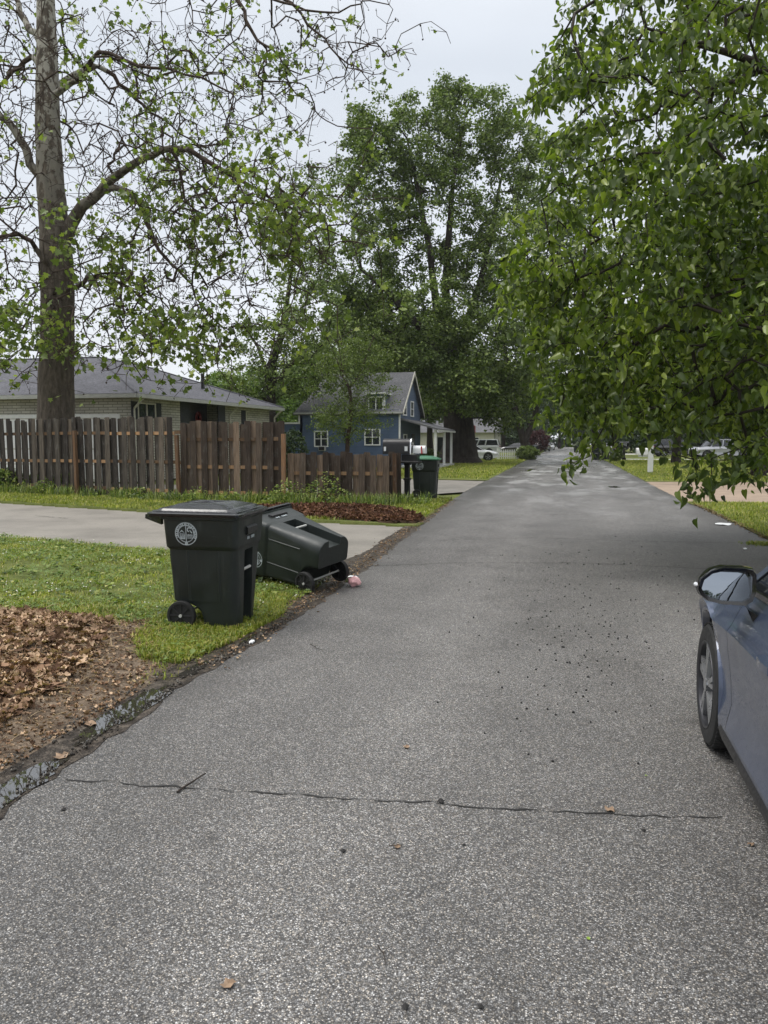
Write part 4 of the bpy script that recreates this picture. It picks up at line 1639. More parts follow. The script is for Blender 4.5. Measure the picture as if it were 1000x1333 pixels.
# verge by the fence
vp = [(-2.85, 14.9), (-5.0, 14.7), (-9, 15.85), (-14.4, 17.45), (-24, 20), (-24, 22.8), (-17.7, 21.4), (-7.1, 19.2), (-4.0, 20.2), (-3.1, 21.5), (-2.95, 19.5)]
P_ = hpts(sample(vp, 60000), verge_h)
P_ = P_[~inpoly(P_[:, :2], bedp)]
blades('fence_grass', P_, .07, .008, M['blade'], .7)
near_f = [(-22, 22.1), (-17.7, 21.2), (-13.8, 20.3), (-10.1, 19.0), (-7.1, 18.9), (-4.1, 18.9), (-3.3, 19.5), (-3.3, 18.2), (-5, 17.9), (-7, 17.6), (-10.1, 18.2), (-13.8, 19.3), (-17.7, 20.2), (-22, 21.2)]
P_ = hpts(sample(near_f, 12000), verge_h)
P_ = P_[np.array([noise.noise(Vector((x * 1.3, y * 1.3, 7))) > -.1 for x, y, _ in P_])]
blades('tall_grass', P_, .30, .010, M['weed'], .75, 'tall uncut grass growing along the foot of the fence')
P_ = hpts(sample(near_f, 22000), verge_h)
hh = np.array([.15 + 1.9 * max(0, noise.noise(Vector((x * 1.1, y * 1.1, 3)))) for x, y, _ in P_])
P_, hh = P_[hh > .16], hh[hh > .16]
P_[:, 2] += RNG.uniform(0, .5, len(P_)) * hh
tag(link('weed_undergrowth', scatter_mesh('weed_undergrowth', LEAF_SIMPLE[0], LEAF_SIMPLE[1], P_, rots(len(P_), .7), RNG.uniform(.04, .10, len(P_)), M['weed'])), 'leafy weeds and ivy growing along the foot of the wooden fence', 'weeds', kind='stuff')

# right hand verge: blades dense near, sparser away
rpoly = [(3.28, 9), (3.3, 13.4), (3.38, 19), (3.2, 21.6), (12, 22.2), (12, 9)]
P_ = sample(rpoly, 60000)
P_ = np.concatenate([P_, np.full((len(P_), 1), .01)], 1)
blades('right_verge_grass', P_, .07, .007, M['blade'], .7)
P_ = sample([(3.2, 33), (3.35, 56), (3.35, 71), (28, 72), (20, 35)], 60000)
blades('right_lawn_grass', np.concatenate([P_, np.full((len(P_), 1), .01)], 1), .08, .016, M['blade'], .8)
P_ = sample([(-3.25, 33), (-3.3, 60), (-3.5, 90), (-18, 80), (-11, 36)], 60000)
blades('left_lawn_grass', np.concatenate([P_, np.full((len(P_), 1), .01)], 1), .09, .016, M['blade'], .8)

# ================================================================== FENCES
def board_mesh(h, w_, t, seed, mat=None):
    rg = random.Random(seed)
    c = .022
    dh = rg.uniform(-.02, .02)
    P = [(-w_ / 2, 0), (w_ / 2, 0), (w_ / 2 + rg.uniform(-.004, .004), h - c * 1.3 + dh), (w_ / 2 - c, h + dh), (-w_ / 2 + c, h + dh + rg.uniform(-.008, .008)), (-w_ / 2, h - c * 1.3 + dh)]
    b = MB()
    b.loft([[(x, -t / 2, z) for x, z in P], [(x, t / 2, z) for x, z in P]])
    return b.mesh('board', mat or M['wood'], bevel=0)


def fence(name, label, A, B, height, pitch, posts, nails=True, seed=0, rails=(.42, .85), dark=False, zoff=.05):
    A, B = Vector(A), Vector(B)
    d = (B - A)
    L_ = d.length
    ang = math.atan2(d.y, d.x)
    root = empty(name, (A.x, A.y, 0), ang, label, 'fence')
    bms = [board_mesh(height + dh, wd * pitch / .335, .019, seed + i, M['wood'] if dark else M['wood2']) for i, (dh, wd) in enumerate(((0, .175), (.015, .18), (-.02, .168), (.005, .185), (-.035, .174), (.02, .172)))]
    rg = random.Random(seed)
    n = int(L_ / pitch)
    for k in range(n + 1):
        x = k * pitch
        o = link('board', rg.choice(bms), root, (x + rg.uniform(-.01, .01), -.0295, zoff + rg.uniform(-.05, .015)), (rg.gauss(0, .004), rg.gauss(0, .008), rg.gauss(0, .02)))
        if k < n:
            o = link('board', rg.choice(bms), root, (x + pitch / 2 - .008 + rg.uniform(-.012, .012), .0295, zoff + rg.uniform(-.03, .02)), (rg.gauss(0, .004), rg.gauss(0, .008), rg.gauss(0, .02)))
    for rz_ in rails:
        for j in range(0, max(1, math.ceil(L_ / 2.44))):
            x0, x1 = j * 2.44, min(L_ + .05, (j + 1) * 2.44 - .006)
            if x1 - x0 > .1:
                dz = rg.uniform(-.015, .015)
                MB().box(x0, x1, -.019, .019, rz_ * height - .045 + dz, rz_ * height + .045 + dz).build('rail', M['rail'], root)
    for (x, hp) in posts:
        pm = MB()
        pm.loft([[(-.048 + a, -.048 + b, z) for a, b in ((0, 0), (.096, 0), (.096, .096), (0, .096))] for z in (-.05, hp * .5, hp)])
        o = pm.build('post', M['post'], root, loc=(x, -.115, 0), rot=(rg.gauss(0, .01), rg.gauss(0, .012), 0), bevel=.004)
    return root


PI_T = .335
fA, fB, fC, fD = (-22.2, 22.0), (-10.15, 19.15), (-7.15, 18.95), (-4.1, 19.15)
fence('tall_board_fence', 'tall dark board-on-board fence in front of the white brick house', fA, fB, 2.25, PI_T, [(8.55, 1.92)], seed=3, rails=(.12, .46, .82), dark=True)
fence('fence_section', 'brown weathered fence panel between two posts, next to the low fence', (-10.0, 19.05), fC, 2.08, .315, [(-.1, 1.78), (2.93, 1.80)], seed=9, rails=(.12, .44, .80))
fence('low_fence', 'low brown wooden fence ending beside the black mailbox', (-6.95, 19.05), fD, 1.27, .315, [(2.78, 1.30)], seed=14, rails=(.16, .62))


# ================================================================== HOUSES
def quadwall(name, P, mat, parent, th=.12, kind=None):
    """vertical wall slab from a list of (x, y) pairs bottom edge and z range; P = (p0, p1, z0, z1)"""
    p0, p1, z0, z1 = P
    d = Vector((p1[0] - p0[0], p1[1] - p0[1])).normalized()
    nrm = Vector((d.y, -d.x)) * th
    m = MB()
    m.add([(p0[0], p0[1], z0), (p1[0], p1[1], z0), (p1[0], p1[1], z1), (p0[0], p0[1], z1),
           (p0[0] - nrm.x, p0[1] - nrm.y, z0), (p1[0] - nrm.x, p1[1] - nrm.y, z0), (p1[0] - nrm.x, p1[1] - nrm.y, z1), (p0[0] - nrm.x, p0[1] - nrm.y, z1)],
          [(0, 1, 2, 3), (5, 4, 7, 6), (0, 4, 5, 1), (3, 2, 6, 7), (0, 3, 7, 4), (1, 5, 6, 2)])
    return m.build(name, mat, parent)


def window(parent, c, dirv, w_, z0, z1, shutters=False, cols=2, rows=1, frame_mat=None, fw=.07, shw=.22):
    """window on a wall: c = centre (x, y) on the wall face, dirv = direction along the wall (unit), outward = right of it"""
    fm = frame_mat or M['white']
    d = Vector(dirv).normalized()
    n = Vector((d.y, -d.x))

    def T(m, u0, u1, o0, o1, za, zb):
        vs = []
        for u in (u0, u1):
            for o in (o0, o1):
                for z in (za, zb):
                    vs.append((c[0] + d.x * u + n.x * o, c[1] + d.y * u + n.y * o, z))
        m.add(vs, [(0, 1, 3, 2), (4, 6, 7, 5), (0, 4, 5, 1), (2, 3, 7, 6), (0, 2, 6, 4), (1, 5, 7, 3)])
    f = MB()
    h = w_ / 2
    T(f, -h - fw, -h, -.03, .055, z0 - fw, z1 + fw)
    T(f, h, h + fw, -.03, .055, z0 - fw, z1 + fw)
    T(f, -h, h, -.03, .052, z1, z1 + fw)
    T(f, -h, h, -.03, .075, z0 - fw, z0)
    for k in range(1, cols):
        u = -h + w_ * k / cols
        T(f, u - .03, u + .03, -.03, .045, z0, z1)
    for k in range(1, rows + 1):
        if rows > 1 and k < rows:
            z = z0 + (z1 - z0) * k / rows
            T(f, -h, h, -.03, .04, z - .02, z + .02)
    wo = f.build('window', fm, parent)
    g = MB()
    T(g, -h + .001, h - .001, -.02, .012, z0 + .001, z1 - .001)
    g.build('pane', M['glass'], wo)
    if shutters:
        for s_ in (-1, 1):
            m = MB()
            a, b = sorted((s_ * (h + fw + .02), s_ * (h + fw + .02 + shw)))
            T(m, a, b, .0, .045, z0 - fw - .02, z1 + fw + .02)
            so = m.build('shutter', M['shutter'], parent)
            sl_ = MB()
            for q in range(9):
                zz = z0 + (z1 - z0) * (q + .5) / 9
                T(sl_, a + .03, b - .03, .045, .06, zz - .03, zz + .015)
            sl_.build('slat', M['shutter'], so)
    return wo


# white brick ranch house ------------------------------------------------
rh = empty('brick_house', (0, 0, 0), 0, 'white painted brick bungalow with grey hip roof behind the tall fence', 'house')
E0, E1, RG0, RG1 = (-16.1, 27.0), (-15.2, 40.5), (-21.0, 32.0), (-21.0, 35.5)
ez, rz = 3.47, 5.45
ux = Vector((E1[0] - E0[0], E1[1] - E0[1])).normalized()
c0 = (E0[0] - .62, E0[1] + .6)
c1 = (E1[0] - .6, E1[1] - .55)
dirE = (ux.x, ux.y)


def onE(t, off=0):
    return (c0[0] + ux.x * t + ux.y * off, c0[1] + ux.y * t - ux.x * off)


def tE(px):
    # distance along the east wall where the view through column px meets it
    dd = ray(px, 530)
    A_ = np.array([[ux.x, -dd[0]], [ux.y, -dd[1]]])
    s_ = np.linalg.solve(A_, -np.array(c0))
    return float(s_[0])


p0_, p1_ = tE(238), tE(291)
quadwall('wall', (c0, onE(p0_), 0, ez - .05), M['brick'], rh)
quadwall('wall', (onE(p1_), c1, 0, ez - .05), M['brick'], rh)
quadwall('wall', ((c0[0] - 24, c0[1]), (c0[0] - .0, c0[1]), 0, ez - .05), M['brick'], rh)
quadwall('wall', (c1, (c1[0] - 12, c1[1]), 0, ez - .05), M['brick'], rh)
# recessed entry with two dark doors, each with a red wreath
quadwall('entry_wall', (onE(p0_, -.9), onE(p1_, -.9), 0, ez - .05), M['door'], rh)
quadwall('entry_side', (onE(p0_, -.0), onE(p0_, -.9), 0, ez - .05), M['brick'], rh, .1)
quadwall('entry_side', (onE(p1_, -.9), onE(p1_, -.0), 0, ez - .05), M['brick'], rh, .1)
for k, f_ in enumerate((.28, .72)):
    tm_ = p0_ + (p1_ - p0_) * f_
    wd_ = (p1_ - p0_) * .2
    dr_ = quadwall('door', (onE(tm_ - wd_, -.86), onE(tm_ + wd_, -.86), .1, ez - .5), M['shutter'], rh, .04)
    wr_ = MB()
    cc = onE(tm_, -.78)
    for i in range(14):
        a = 2 * PI * i / 14
        for rr_ in (.16, .24):
            x, y = onE(tm_ + rr_ * math.cos(a), -.80)
            wr_.cyl((x, y, 2.75 + rr_ * math.sin(a)), (x + .05, y, 2.75 + rr_ * math.sin(a) + .01), .06, 6, .03)
    wr_.build('wreath', M['wreath'], dr_)
for px in (240, 288):
    t_ = tE(px)
    quadwall('shutter', (onE(t_ - .35, .03), onE(t_ + .35, .03), 0.5, ez - .12), M['shutter'], rh, .04)
for pa, pb, zz0, zz1 in ((178, 202, 2.55, 3.12), (319, 331, 2.45, 3.12)):
    ta, tb = tE(pa), tE(pb)
    window(rh, onE((ta + tb) / 2, 0), dirE, tb - ta - .14, zz0, zz1, True, 2, 1, M['cream'], .06, .38 if pa < 200 else .5)
# garage door in the near gable-side wall, and a panel beside it
gd = MB()
gd.box(-24.5, -17.35, c0[1] - .03, c0[1] + .02, 0.0, 2.55)
go = gd.build('garage_door', M['cream'], rh)
for i in range(4):
    MB().box(-24.4, -17.45, c0[1] - .045, c0[1] - .03, .1 + i * .62, .1 + i * .62 + .55).build('panel', M['white'], go)
fr = MB()
fr.box(-24.6, -17.2, c0[1] - .06, c0[1] - .0, 2.552, 2.70)
fr.box(-17.34, -17.2, c0[1] - .06, c0[1] - .0, 0, 2.55)
fr.build('door_frame', M['white'], rh)
rf = MB()
W0, NB = (-42, 27.0), (-27, 40.5)
th = .0
rf.add([(*E0, ez), (*E1, ez), (*RG1, rz), (*RG0, rz), (*W0, ez), (-42, 32, rz), (*NB, ez), (-21, 37, rz - .2), (-42, 37, ez)],
       [(0, 1, 2, 3), (4, 0, 3, 5), (1, 6, 2), (6, 8, 5, 3, 2)])
ro = rf.build('roof', M['shingle'], rh)
rdg = MB()
for a, b in (((*E0, ez), (*RG0, rz)), ((*E1, ez), (*RG1, rz)), ((*RG0, rz), (*RG1, rz)), ((*RG0, rz), (-42, 32, rz))):
    rdg.cyl((a[0], a[1], a[2] + .01), (b[0], b[1], b[2] + .01), .05, 6)
rdg.build('ridge_cap', M['shingle'], ro)
ft = MB()      # fascia, gutter and soffit
for a, b in ((E0, E1), (W0, E0), (E1, NB)):
    d = Vector((b[0] - a[0], b[1] - a[1])).normalized()
    n_ = Vector((d.y, -d.x))
    A0, B0 = Vector(a), Vector(b)
    ft.loft([[(q.x + n_.x * o, q.y + n_.y * o, z) for o, z in ((-.02, ez - .17), (.09, ez - .17), (.11, ez - .02), (-.02, ez - .01))] for q in (A0, B0)])
ft.build('gutter', M['gutter'], rh)
sf = MB()
sf.add([(E0[0], E0[1], ez - .1), (E1[0], E1[1], ez - .1), (c1[0] - .1, c1[1] - .1, ez - .1), (c0[0] - .1, c0[1] + .1, ez - .1), (-42, 27, ez - .1), (-42, c0[1] + .1, ez - .1)], [(0, 1, 2, 3), (4, 0, 3, 5)])
sf.build('soffit', M['cream'], rh)
for px in (146, 298, 356):
    t_ = max(.12, tE(px))
    a = onE(t_, .06)
    dp = MB()
    dp.cyl((a[0], a[1], 0), (a[0], a[1], ez - .55), .045, 8)
    b = onE(t_, .5)
    dp.cyl((a[0], a[1], ez - .55), (b[0], b[1], ez - .16), .045, 8)
    dp.build('downspout', M['cream'], rh, 40)
vx = D(264, 497, 38)
MB().cyl((vx[0], vx[1], 4.2), (vx[0], vx[1], 4.95), .09, 12).build('vent_pipe', M['glossblack'], rh, 40)

# blue house --------------------------------------------------------------
bh = empty('blue_house', (-12.7, 48.4, 0), 0, 'blue clapboard house with steep grey roof, dormer and porch', 'house')
BX1, BX0, BY0, BY1 = 3.13, -3.1, -3.4, 3.3      # local, from (-12.7, 48.4)
be, br = 3.5, 5.95


def LW(name, a, b, z0, z1, mat=None):
    return quadwall(name, (a, b, z0, z1), mat or M['blue'], bh, .15)


LW('wall', (BX0, BY0), (BX1, BY0), 0, be)
gw = MB()      # gable wall facing the street
gw.add([(BX1, BY0 + .001, 0), (BX1, BY1, 0), (BX1, BY1, be), (BX1, 0, br - .12), (BX1, BY0 + .001, be), (BX1 - .15, BY0 + .15, 0), (BX1 - .15, BY1, 0), (BX1 - .15, BY1, be), (BX1 - .15, 0, br - .12), (BX1 - .15, BY0 + .15, be)],
       [(0, 1, 2, 3, 4), (9, 8, 7, 6, 5), (0, 4, 9, 5), (1, 6, 7, 2)])
gw.build('gable_wall', M['bluedark'], bh)
LW('wall', (BX1, BY1), (BX0, BY1), 0, be)
LW('wall', (BX0, BY1), (BX0, BY0 - .0), 0, be)
# low flat-topped wing
quadwall('wing_wall', ((-8.2, BY0 + .02), (BX0 - .002, BY0 + .02), 0, 2.68), M['blue'], bh, .2)
MB().box(-8.3, BX0 - .002, BY0 - .05, BY0 + .25, 2.682, 2.78).build('parapet', M['white'], bh)
MB().box(BX0 - .09, BX0 - .002, BY0 - .04, BY0 + .1, 2.782, 3.42).build('corner_board', M['white'], bh)
MB().box(BX1 - .06, BX1 + .03, BY0 - .03, BY0 + .08, 0, be - .02).build('corner_board', M['white'], bh)
rf = MB()
ov = .28
rs = (br - be) / (BY1 + .05)
for sg in (-1, 1):
    ye = sg * (3.35 + ov)
    zee = be - rs * ov + .02
    A_ = [(BX0 - .25, ye, zee), (BX1 + .22, ye, zee), (BX1 + .22, 0, br + .03), (BX0 - .25, 0, br + .03)]
    if sg < 0:        # the west end of the near slope is clipped back
        A_[3] = (BX0 + .75, 0, br + .03)
        A_[0] = (BX0 - .35, ye, zee)
    B_ = [(x, y, z - .12) for x, y, z in A_]
    rf.add(A_ + B_, [(0, 1, 2, 3), (7, 6, 5, 4), (0, 4, 5, 1), (1, 5, 6, 2), (3, 2, 6, 7), (0, 3, 7, 4)])
ro = rf.build('roof', M['shingle2'], bh)
bg_ = MB()
for sg in (-1, 1):
    bg_.loft([[(BX1 + .225, sg * 3.6, be - rs * ov - .17), (BX1 + .26, sg * 3.6, be - rs * ov - .17), (BX1 + .26, sg * 3.6, be - rs * ov + .05), (BX1 + .225, sg * 3.6, be - rs * ov + .05)],
              [(BX1 + .225, 0, br - .15), (BX1 + .26, 0, br - .15), (BX1 + .26, 0, br + .07), (BX1 + .225, 0, br + .07)]])
bg_.build('rake_board', M['cream'], bh)
MB().box(BX0 - .3, BX1 + .2, BY0 - .32, BY0 - .24, be - .24, be - .14).build('gutter', M['gutter'], bh)


def bx(px, y=45.0):
    # local x where the view column meets the near wall plane
    d = ray(px, 560)
    return d[0] / d[1] * y + 12.7


wy = BY0
for pa, pb, z0, z1, ac in ((410.5, 426, 1.35, 2.2, True), (476, 494, 1.45, 2.3, False)):
    xa, xb = bx(pa), bx(pb)
    window(bh, ((xa + xb) / 2, wy), (1, 0), xb - xa, z0, z1, False, 2, 2)
ac = MB()
xa = bx(421)
ac.box(xa - .2, xa + .2, wy - .38, wy - .06, 1.05, 1.34)
aco = ac.build('window_air_conditioner', M['gutter'], bh, bevel=.02)
MB().box(xa - .17, xa + .17, wy - .392, wy - .381, 1.09, 1.30).build('grille', M['blackplastic'], aco)
# dormer
dx0, dx1 = bx(478), bx(500)
dm = MB()
dm.box(dx0, dx1, BY0 + .1, -.9, be - .35, 4.42)
dmo = dm.build('dormer', M['blue'], bh)
MB().box(dx0 - .15, dx1 + .15, BY0 - .12, -.7, 4.422, 4.52).build('dormer_roof', M['white'], dmo)
MB().box(dx1 - .01, dx1 + .05, BY0 + .02, BY0 + .12, 3.5, 4.42).build('dormer_trim', M['white'], dmo)
window(bh, ((dx0 + dx1) / 2, BY0 + .1), (1, 0), (dx1 - dx0) * .78, 3.42, 4.22, False, 2, 1)
# gable windows
for yy_ in (-2.0, .25):
    window(bh, (BX1, yy_), (0, 1), .85, 3.25, 4.1, False, 1, 2)
    # lower windows
window(bh, (BX1, -1.9), (0, 1), .9, 1.0, 2.0, False, 1, 2)
dro = quadwall('door', ((BX1 + .04, .2), (BX1 + .04, 1.15), .15, 2.1), M['shutter'], bh, .04)
# porch: lean-to roof on posts along the street side
pr = MB()
PX = BX1 + 2.3
pr.add([(BX1 + .02, -3.3, 3.0), (BX1 + .02, 3.4, 3.0), (PX, 3.6, 2.38), (PX, -3.5, 2.38), (BX1 + .02, -3.3, 2.9), (BX1 + .02, 3.4, 2.9), (PX, 3.6, 2.28), (PX, -3.5, 2.28)],
       [(0, 3, 2, 1), (4, 5, 6, 7), (0, 1, 5, 4), (1, 2, 6, 5), (2, 3, 7, 6), (3, 0, 4, 7)])
pr.build('porch_roof', M['shingle2'], bh)
MB().box(PX - .02, PX + .06, -3.5, 3.6, 2.20, 2.30).build('porch_gutter', M['gutter'], bh)
MB().box(BX1 + .01, PX, -3.4, 3.5, 0, .15).build('porch_floor', M['gutter'], bh)
for yy_ in (-3.2, .2, 3.3):
    MB().box(PX - .26, PX - .12, yy_ - .07, yy_ + .07, .15, 2.3).build('porch_post', M['white'], bh)
for yy_ in (-3.1,):
    MB().box(BX1 + .05, PX - .3, yy_ - .03, yy_ + .03, .15, .22).build('porch_rail', M['white'], bh)

# small things by the porch
sp_ = D(574.5, 592, 60)
sc_ = empty('screen_panel', (sp_[0], sp_[1], 0), YAW + .15, 'grey screen panel in a white frame standing left of the thick tree trunk', 'screen')
f = MB()
f.box(-.36, -.29, -.02, .02, .45, 2.0); f.box(.29, .36, -.02, .02, .45, 2.0); f.box(-.29, .29, -.02, .02, 1.93, 2.0); f.box(-.29, .29, -.02, .02, .45, .52)
f.box(-.36, -.30, -.02, .02, 0, .449); f.box(.30, .36, -.02, .02, 0, .449)
f.build('frame', M['white'], sc_)
MB().box(-.289, .289, -.008, .008, .521, 1.929).build('panel', M['screen'], sc_)

# house far behind the white vehicles
fh = empty('far_house', (-16, 118, 0), 0, 'pale far house showing behind the white vehicles', 'house')
quadwall('wall', ((-8, -4), (6, -4), 0, 3), M['cream'], fh)
quadwall('wall', ((6, -4), (6, 6), 0, 3), M['cream'], fh)
m = MB()
m.add([(-8.5, -4.5, 2.95), (6.5, -4.5, 2.95), (6.5, 6.5, 2.95), (-8.5, 6.5, 2.95), (-8.5, 1, 5.2), (6.5, 1, 5.2)], [(0, 1, 5, 4), (2, 3, 4, 5), (1, 2, 5), (3, 0, 4)])
m.build('roof', M['shingle2'], fh)
window(fh, (-2, -4), (1, 0), 1.6, 1.0, 2.2)
window(fh, (3, -4), (1, 0), 1.2, 1.0, 2.2)
fh2 = empty('far_house', (24, 128, 0), 0, 'dim grey house behind the parked dark vehicles on the right', 'house')
quadwall('wall', ((-9, -4), (10, -4), 0, 2.9), M['brick'], fh2)
quadwall('wall', ((-9, 6), (-9, -4), 0, 2.9), M['brick'], fh2)
m = MB()
m.add([(-9.5, -4.5, 2.85), (10.5, -4.5, 2.85), (10.5, 6.5, 2.85), (-9.5, 6.5, 2.85), (-6, 1, 4.9), (7, 1, 4.9)], [(0, 1, 5, 4), (2, 3, 4, 5), (1, 2, 5), (3, 0, 4)])
m.build('roof', M['shingle2'], fh2)
window(fh2, (-4, -4), (1, 0), 1.6, 1.0, 2.1)
window(fh2, (4, -4), (1, 0), 2.0, 1.0, 2.1)


# ================================================================== MAILBOXES, PICKETS, FLAGS
def mbox(mb, x0, x1, w_, z0, h, ang=0):
    """half-round-topped box along x"""
    rings = []
    for x in (x0, x1):
        rg = [(x, -w_ / 2, z0), (x, w_ / 2, z0)] + [(x, w_ / 2 * math.cos(a), z0 + h - w_ / 2 + w_ / 2 * math.sin(a)) for a in np.linspace(0, PI, 9)]
        rings.append(rg)
    mb.loft(rings)
    return mb


g_ = G(524, 652)
m1 = empty('mailbox', (-4.0, 19.75, 0), R(-4), 'large black mailbox on a turned black post at the end of the low fence', 'mailbox')
pb = MB()
for z0, z1, h in ((0, .18, .10), (.18, .60, .065), (.60, .66, .085), (.66, .98, .06), (.98, 1.04, .075)):
    pb.box(-h, h, -h, h, z0, z1 - .001)
pb.build('post', M['boxblack'], m1, bevel=.008)
bx_ = MB()
bx_.box(-.35, .34, -.20, .20, 1.04, 1.10)
bx_.build('shelf', M['boxblack'], m1, bevel=.006)
b1 = mbox(MB(), -.62, .12, .30, 1.28, .40).build('box', M['boxblack'], m1, 40)
b1.location = (0, -.02, .0)
MB().box(-.58, -.52, -.173, -.171, 1.36, 1.47).build('tag', M['tag'], b1)
MB().box(-.02, .06, -.173, -.171, 1.36, 1.48).build('tag', M['tag'], b1)
dm_ = mbox(MB(), .121, .15, .33, 1.265, .43).build('door', M['chrome'], b1, 40)
MB().box(-.12, .30, -.15, .15, 1.101, 1.27).build('newspaper_slot', M['boxblack'], m1, bevel=.01)
b2 = MB()
mbox(b2, .17, .5, .2, 1.30, .2).build('box', M['tag'], m1, 40)
MB().cyl((.42, -.11, 1.30), (.42, -.16, 1.48), .02, 6).build('flag', M['red'], m1)

m2 = empty('mailbox', (4.35, 42.4, 0), R(0), 'white mailbox with a red flag on a white post across the street', 'mailbox')
pb = MB()
pb.box(-.13, .13, -.13, .13, 0, 1.5)
pb.box(-.145, .145, -.145, .145, 1.5, 1.54)
pb.build('post', M['white'], m2, bevel=.01)
MB().box(-.62, -.131, -.06, .06, .82, .92).build('arm', M['white'], m2)
b = mbox(MB(), -.72, -.14, .26, .94, .34).build('box', M['white'], m2, 40)
MB().box(-.56, -.36, -.145, -.132, 1.26, 1.40).build('flag', M['red'], b)
mbox(MB(), -.74, -.721, .27, .935, .35).build('door', M['gutter'], b, 40)

g_ = G(809, 599)
m3 = empty('mailbox', (4.9, 69, 0), 0, 'black mailbox with white numerals on a black post near the far carts', 'mailbox')
MB().box(-.1, .1, -.1, .1, 0, 1.0).build('post', M['glossblack'], m3)
MB().box(-.16, .16, -.16, .16, .0, .25).build('base', M['glossblack'], m3)
b = mbox(MB(), -.38, .38, .3, 1.05, .55).build('box', M['glossblack'], m3, 40)


def digit(mb, ch, x, z, w_, h, y):
    t = w_ * .28
    S = {'a': (x, x + w_, z + h - t, z + h), 'b': (x + w_ - t, x + w_, z + h / 2, z + h), 'c': (x + w_ - t, x + w_, z, z + h / 2), 'd': (x, x + w_, z, z + t),
         'e': (x, x + t, z, z + h / 2), 'f': (x, x + t, z + h / 2, z + h), 'g': (x, x + w_, z + h / 2 - t / 2, z + h / 2 + t / 2)}
    for q in {'1': 'bc', '4': 'fgbc', '0': 'abcdef', '6': 'afgedc', '5': 'afgcd', '3': 'abgcd'}[ch]:
        a = S[q]
        mb.box(a[0], a[1], y - .002 - .0005 * (ord(q) - 96), y, a[2], a[3])


dg = MB()
for i, ch in enumerate('140'):
    digit(dg, ch, -.2 + i * .15, 1.26, .1, .2, -.151)
dg.build('numerals', M['tag'], b)

# white picket fence by the coupe
pa, pb_ = G(648, 598.5), G(674, 598.5)
pf = empty('picket_fence', (pa[0], pa[1], 0), math.atan2(pb_[1] - pa[1], pb_[0] - pa[0]), 'short white picket fence beside the white coupe', 'fence')
Lp = float(math.dist(pa[:2], pb_[:2]))
pk = MB()
pk.add([(-.045, -.01, .08), (.045, -.01, .08), (.045, -.01, .86), (0, -.01, .94), (-.045, -.01, .86), (-.045, .01, .08), (.045, .01, .08), (.045, .01, .86), (0, .01, .94), (-.045, .01, .86)],
       [(0, 1, 2, 3, 4), (9, 8, 7, 6, 5), (0, 5, 6, 1), (1, 6, 7, 2), (2, 7, 8, 3), (3, 8, 9, 4), (4, 9, 5, 0)])
pkm = pk.mesh('picket', M['white'])
npk = 9
for i in range(npk):
    link('picket', pkm, pf, ((i + .7) * Lp / (npk + .4), -.04, 0))
for z in (.3, .7):
    MB().box(0, Lp, -.02, .02, z - .04, z + .04).build('rail', M['white'], pf)
for x in (0, Lp):
    MB().box(x - .07, x + .07, -.07, .07, 0, 1.08).build('post', M['white'], pf)

# flag by the thick trunk
fp = D(611, 560, 62)
fl = empty('flag', (fp[0], fp[1], 0), YAW, 'faded red flag hanging from a thin pole right of the thick trunk', 'flag')
MB().cyl((0, 0, 0), (0, 0, 3.2), .02, 8).build('pole', M['gutter'], fl)
cl = MB()
rg = []
for i in range(9):
    x = .02 + .5 * i / 8
    rg.append([(x, .06 * math.sin(i * 1.7), 3.1 - .25 * i / 8 - z * (1.0 - .05 * i)) for z in np.linspace(0, .9, 6)])
cl.loft(rg, close=False, cap=False)
cl.build('cloth', M['flagred'], fl, 60)

# ================================================================== CARTS
cart = make_cart('rubbish_cart', 'black wheeled cart standing upright at the asphalt edge with a black lid', (-3.27, 6.16, .012), M['cartlid'], 'town rubbish carts put out at the kerb')
cart.rotation_euler = (R(.6), R(.4), R(3))
tip = copy_tree(cart, label='black wheeled cart lying tipped on its back with its wheels towards the road')
# lying on its back: the front (+x) turns up, the top (+z) points away to the left
topdir = Vector((-.90, .36, .20)).normalized()
frontdir = Vector((.0, -.12, 1)).normalized()
frontdir = (frontdir - topdir * frontdir.dot(topdir)).normalized()
yd = topdir.cross(frontdir)
mt = Matrix((frontdir, yd, topdir)).transposed().to_4x4()
tip.rotation_euler = mt.to_euler()
tip.location = (-2.46, 7.95, -.008)
cart3 = copy_tree(cart, loc=(-4.02, 20.72, .04), label='dark cart with a green lid standing beyond the black mailbox')
cart3.scale = (1.08, 1.08, 1.1)
cart3.rotation_euler = (0, 0, R(4))
for ch in cart3.children:
    if ch.name.startswith('lid'):
        me = ch.data.copy()
        me.materials.clear()
        me.materials.append(M['greenlid'])
        ch.data = me
        ch['label'] = 'green lid'
        for c2 in ch.children:
            m_2 = c2.data.copy(); m_2.materials.clear(); m_2.materials.append(M['greenlid']); c2.data = m_2
for (px, py, yw, lab, rzz, sc_) in ((776, 598.5, 0, 'left one of two dark carts side by side at the right roadside', -92, 1.15), (787.5, 598.5, 0, 'right one of two dark carts side by side at the right roadside', -88, 1.15),
                                    (693.5, 590.5, 0, 'single dark cart on the left roadside past the round shrub', 20, 1.1), (753, 589, 0, 'dark cart at the right road edge far ahead of the paired carts', 180, 1.1),
                                    (711, 583, 0, 'tiny far dark cart on the left roadside nearest the red shrub', 10, 1.1), (719, 582, 0, 'tiny far dark cart on the left roadside, last before the road end', 10, 1.1)):
    p = G(px, py)
    c = copy_tree(cart, loc=(p[0], p[1], .0), label=lab)
    c.rotation_euler = (0, 0, R(rzz))
    c.scale = (sc_,) * 3

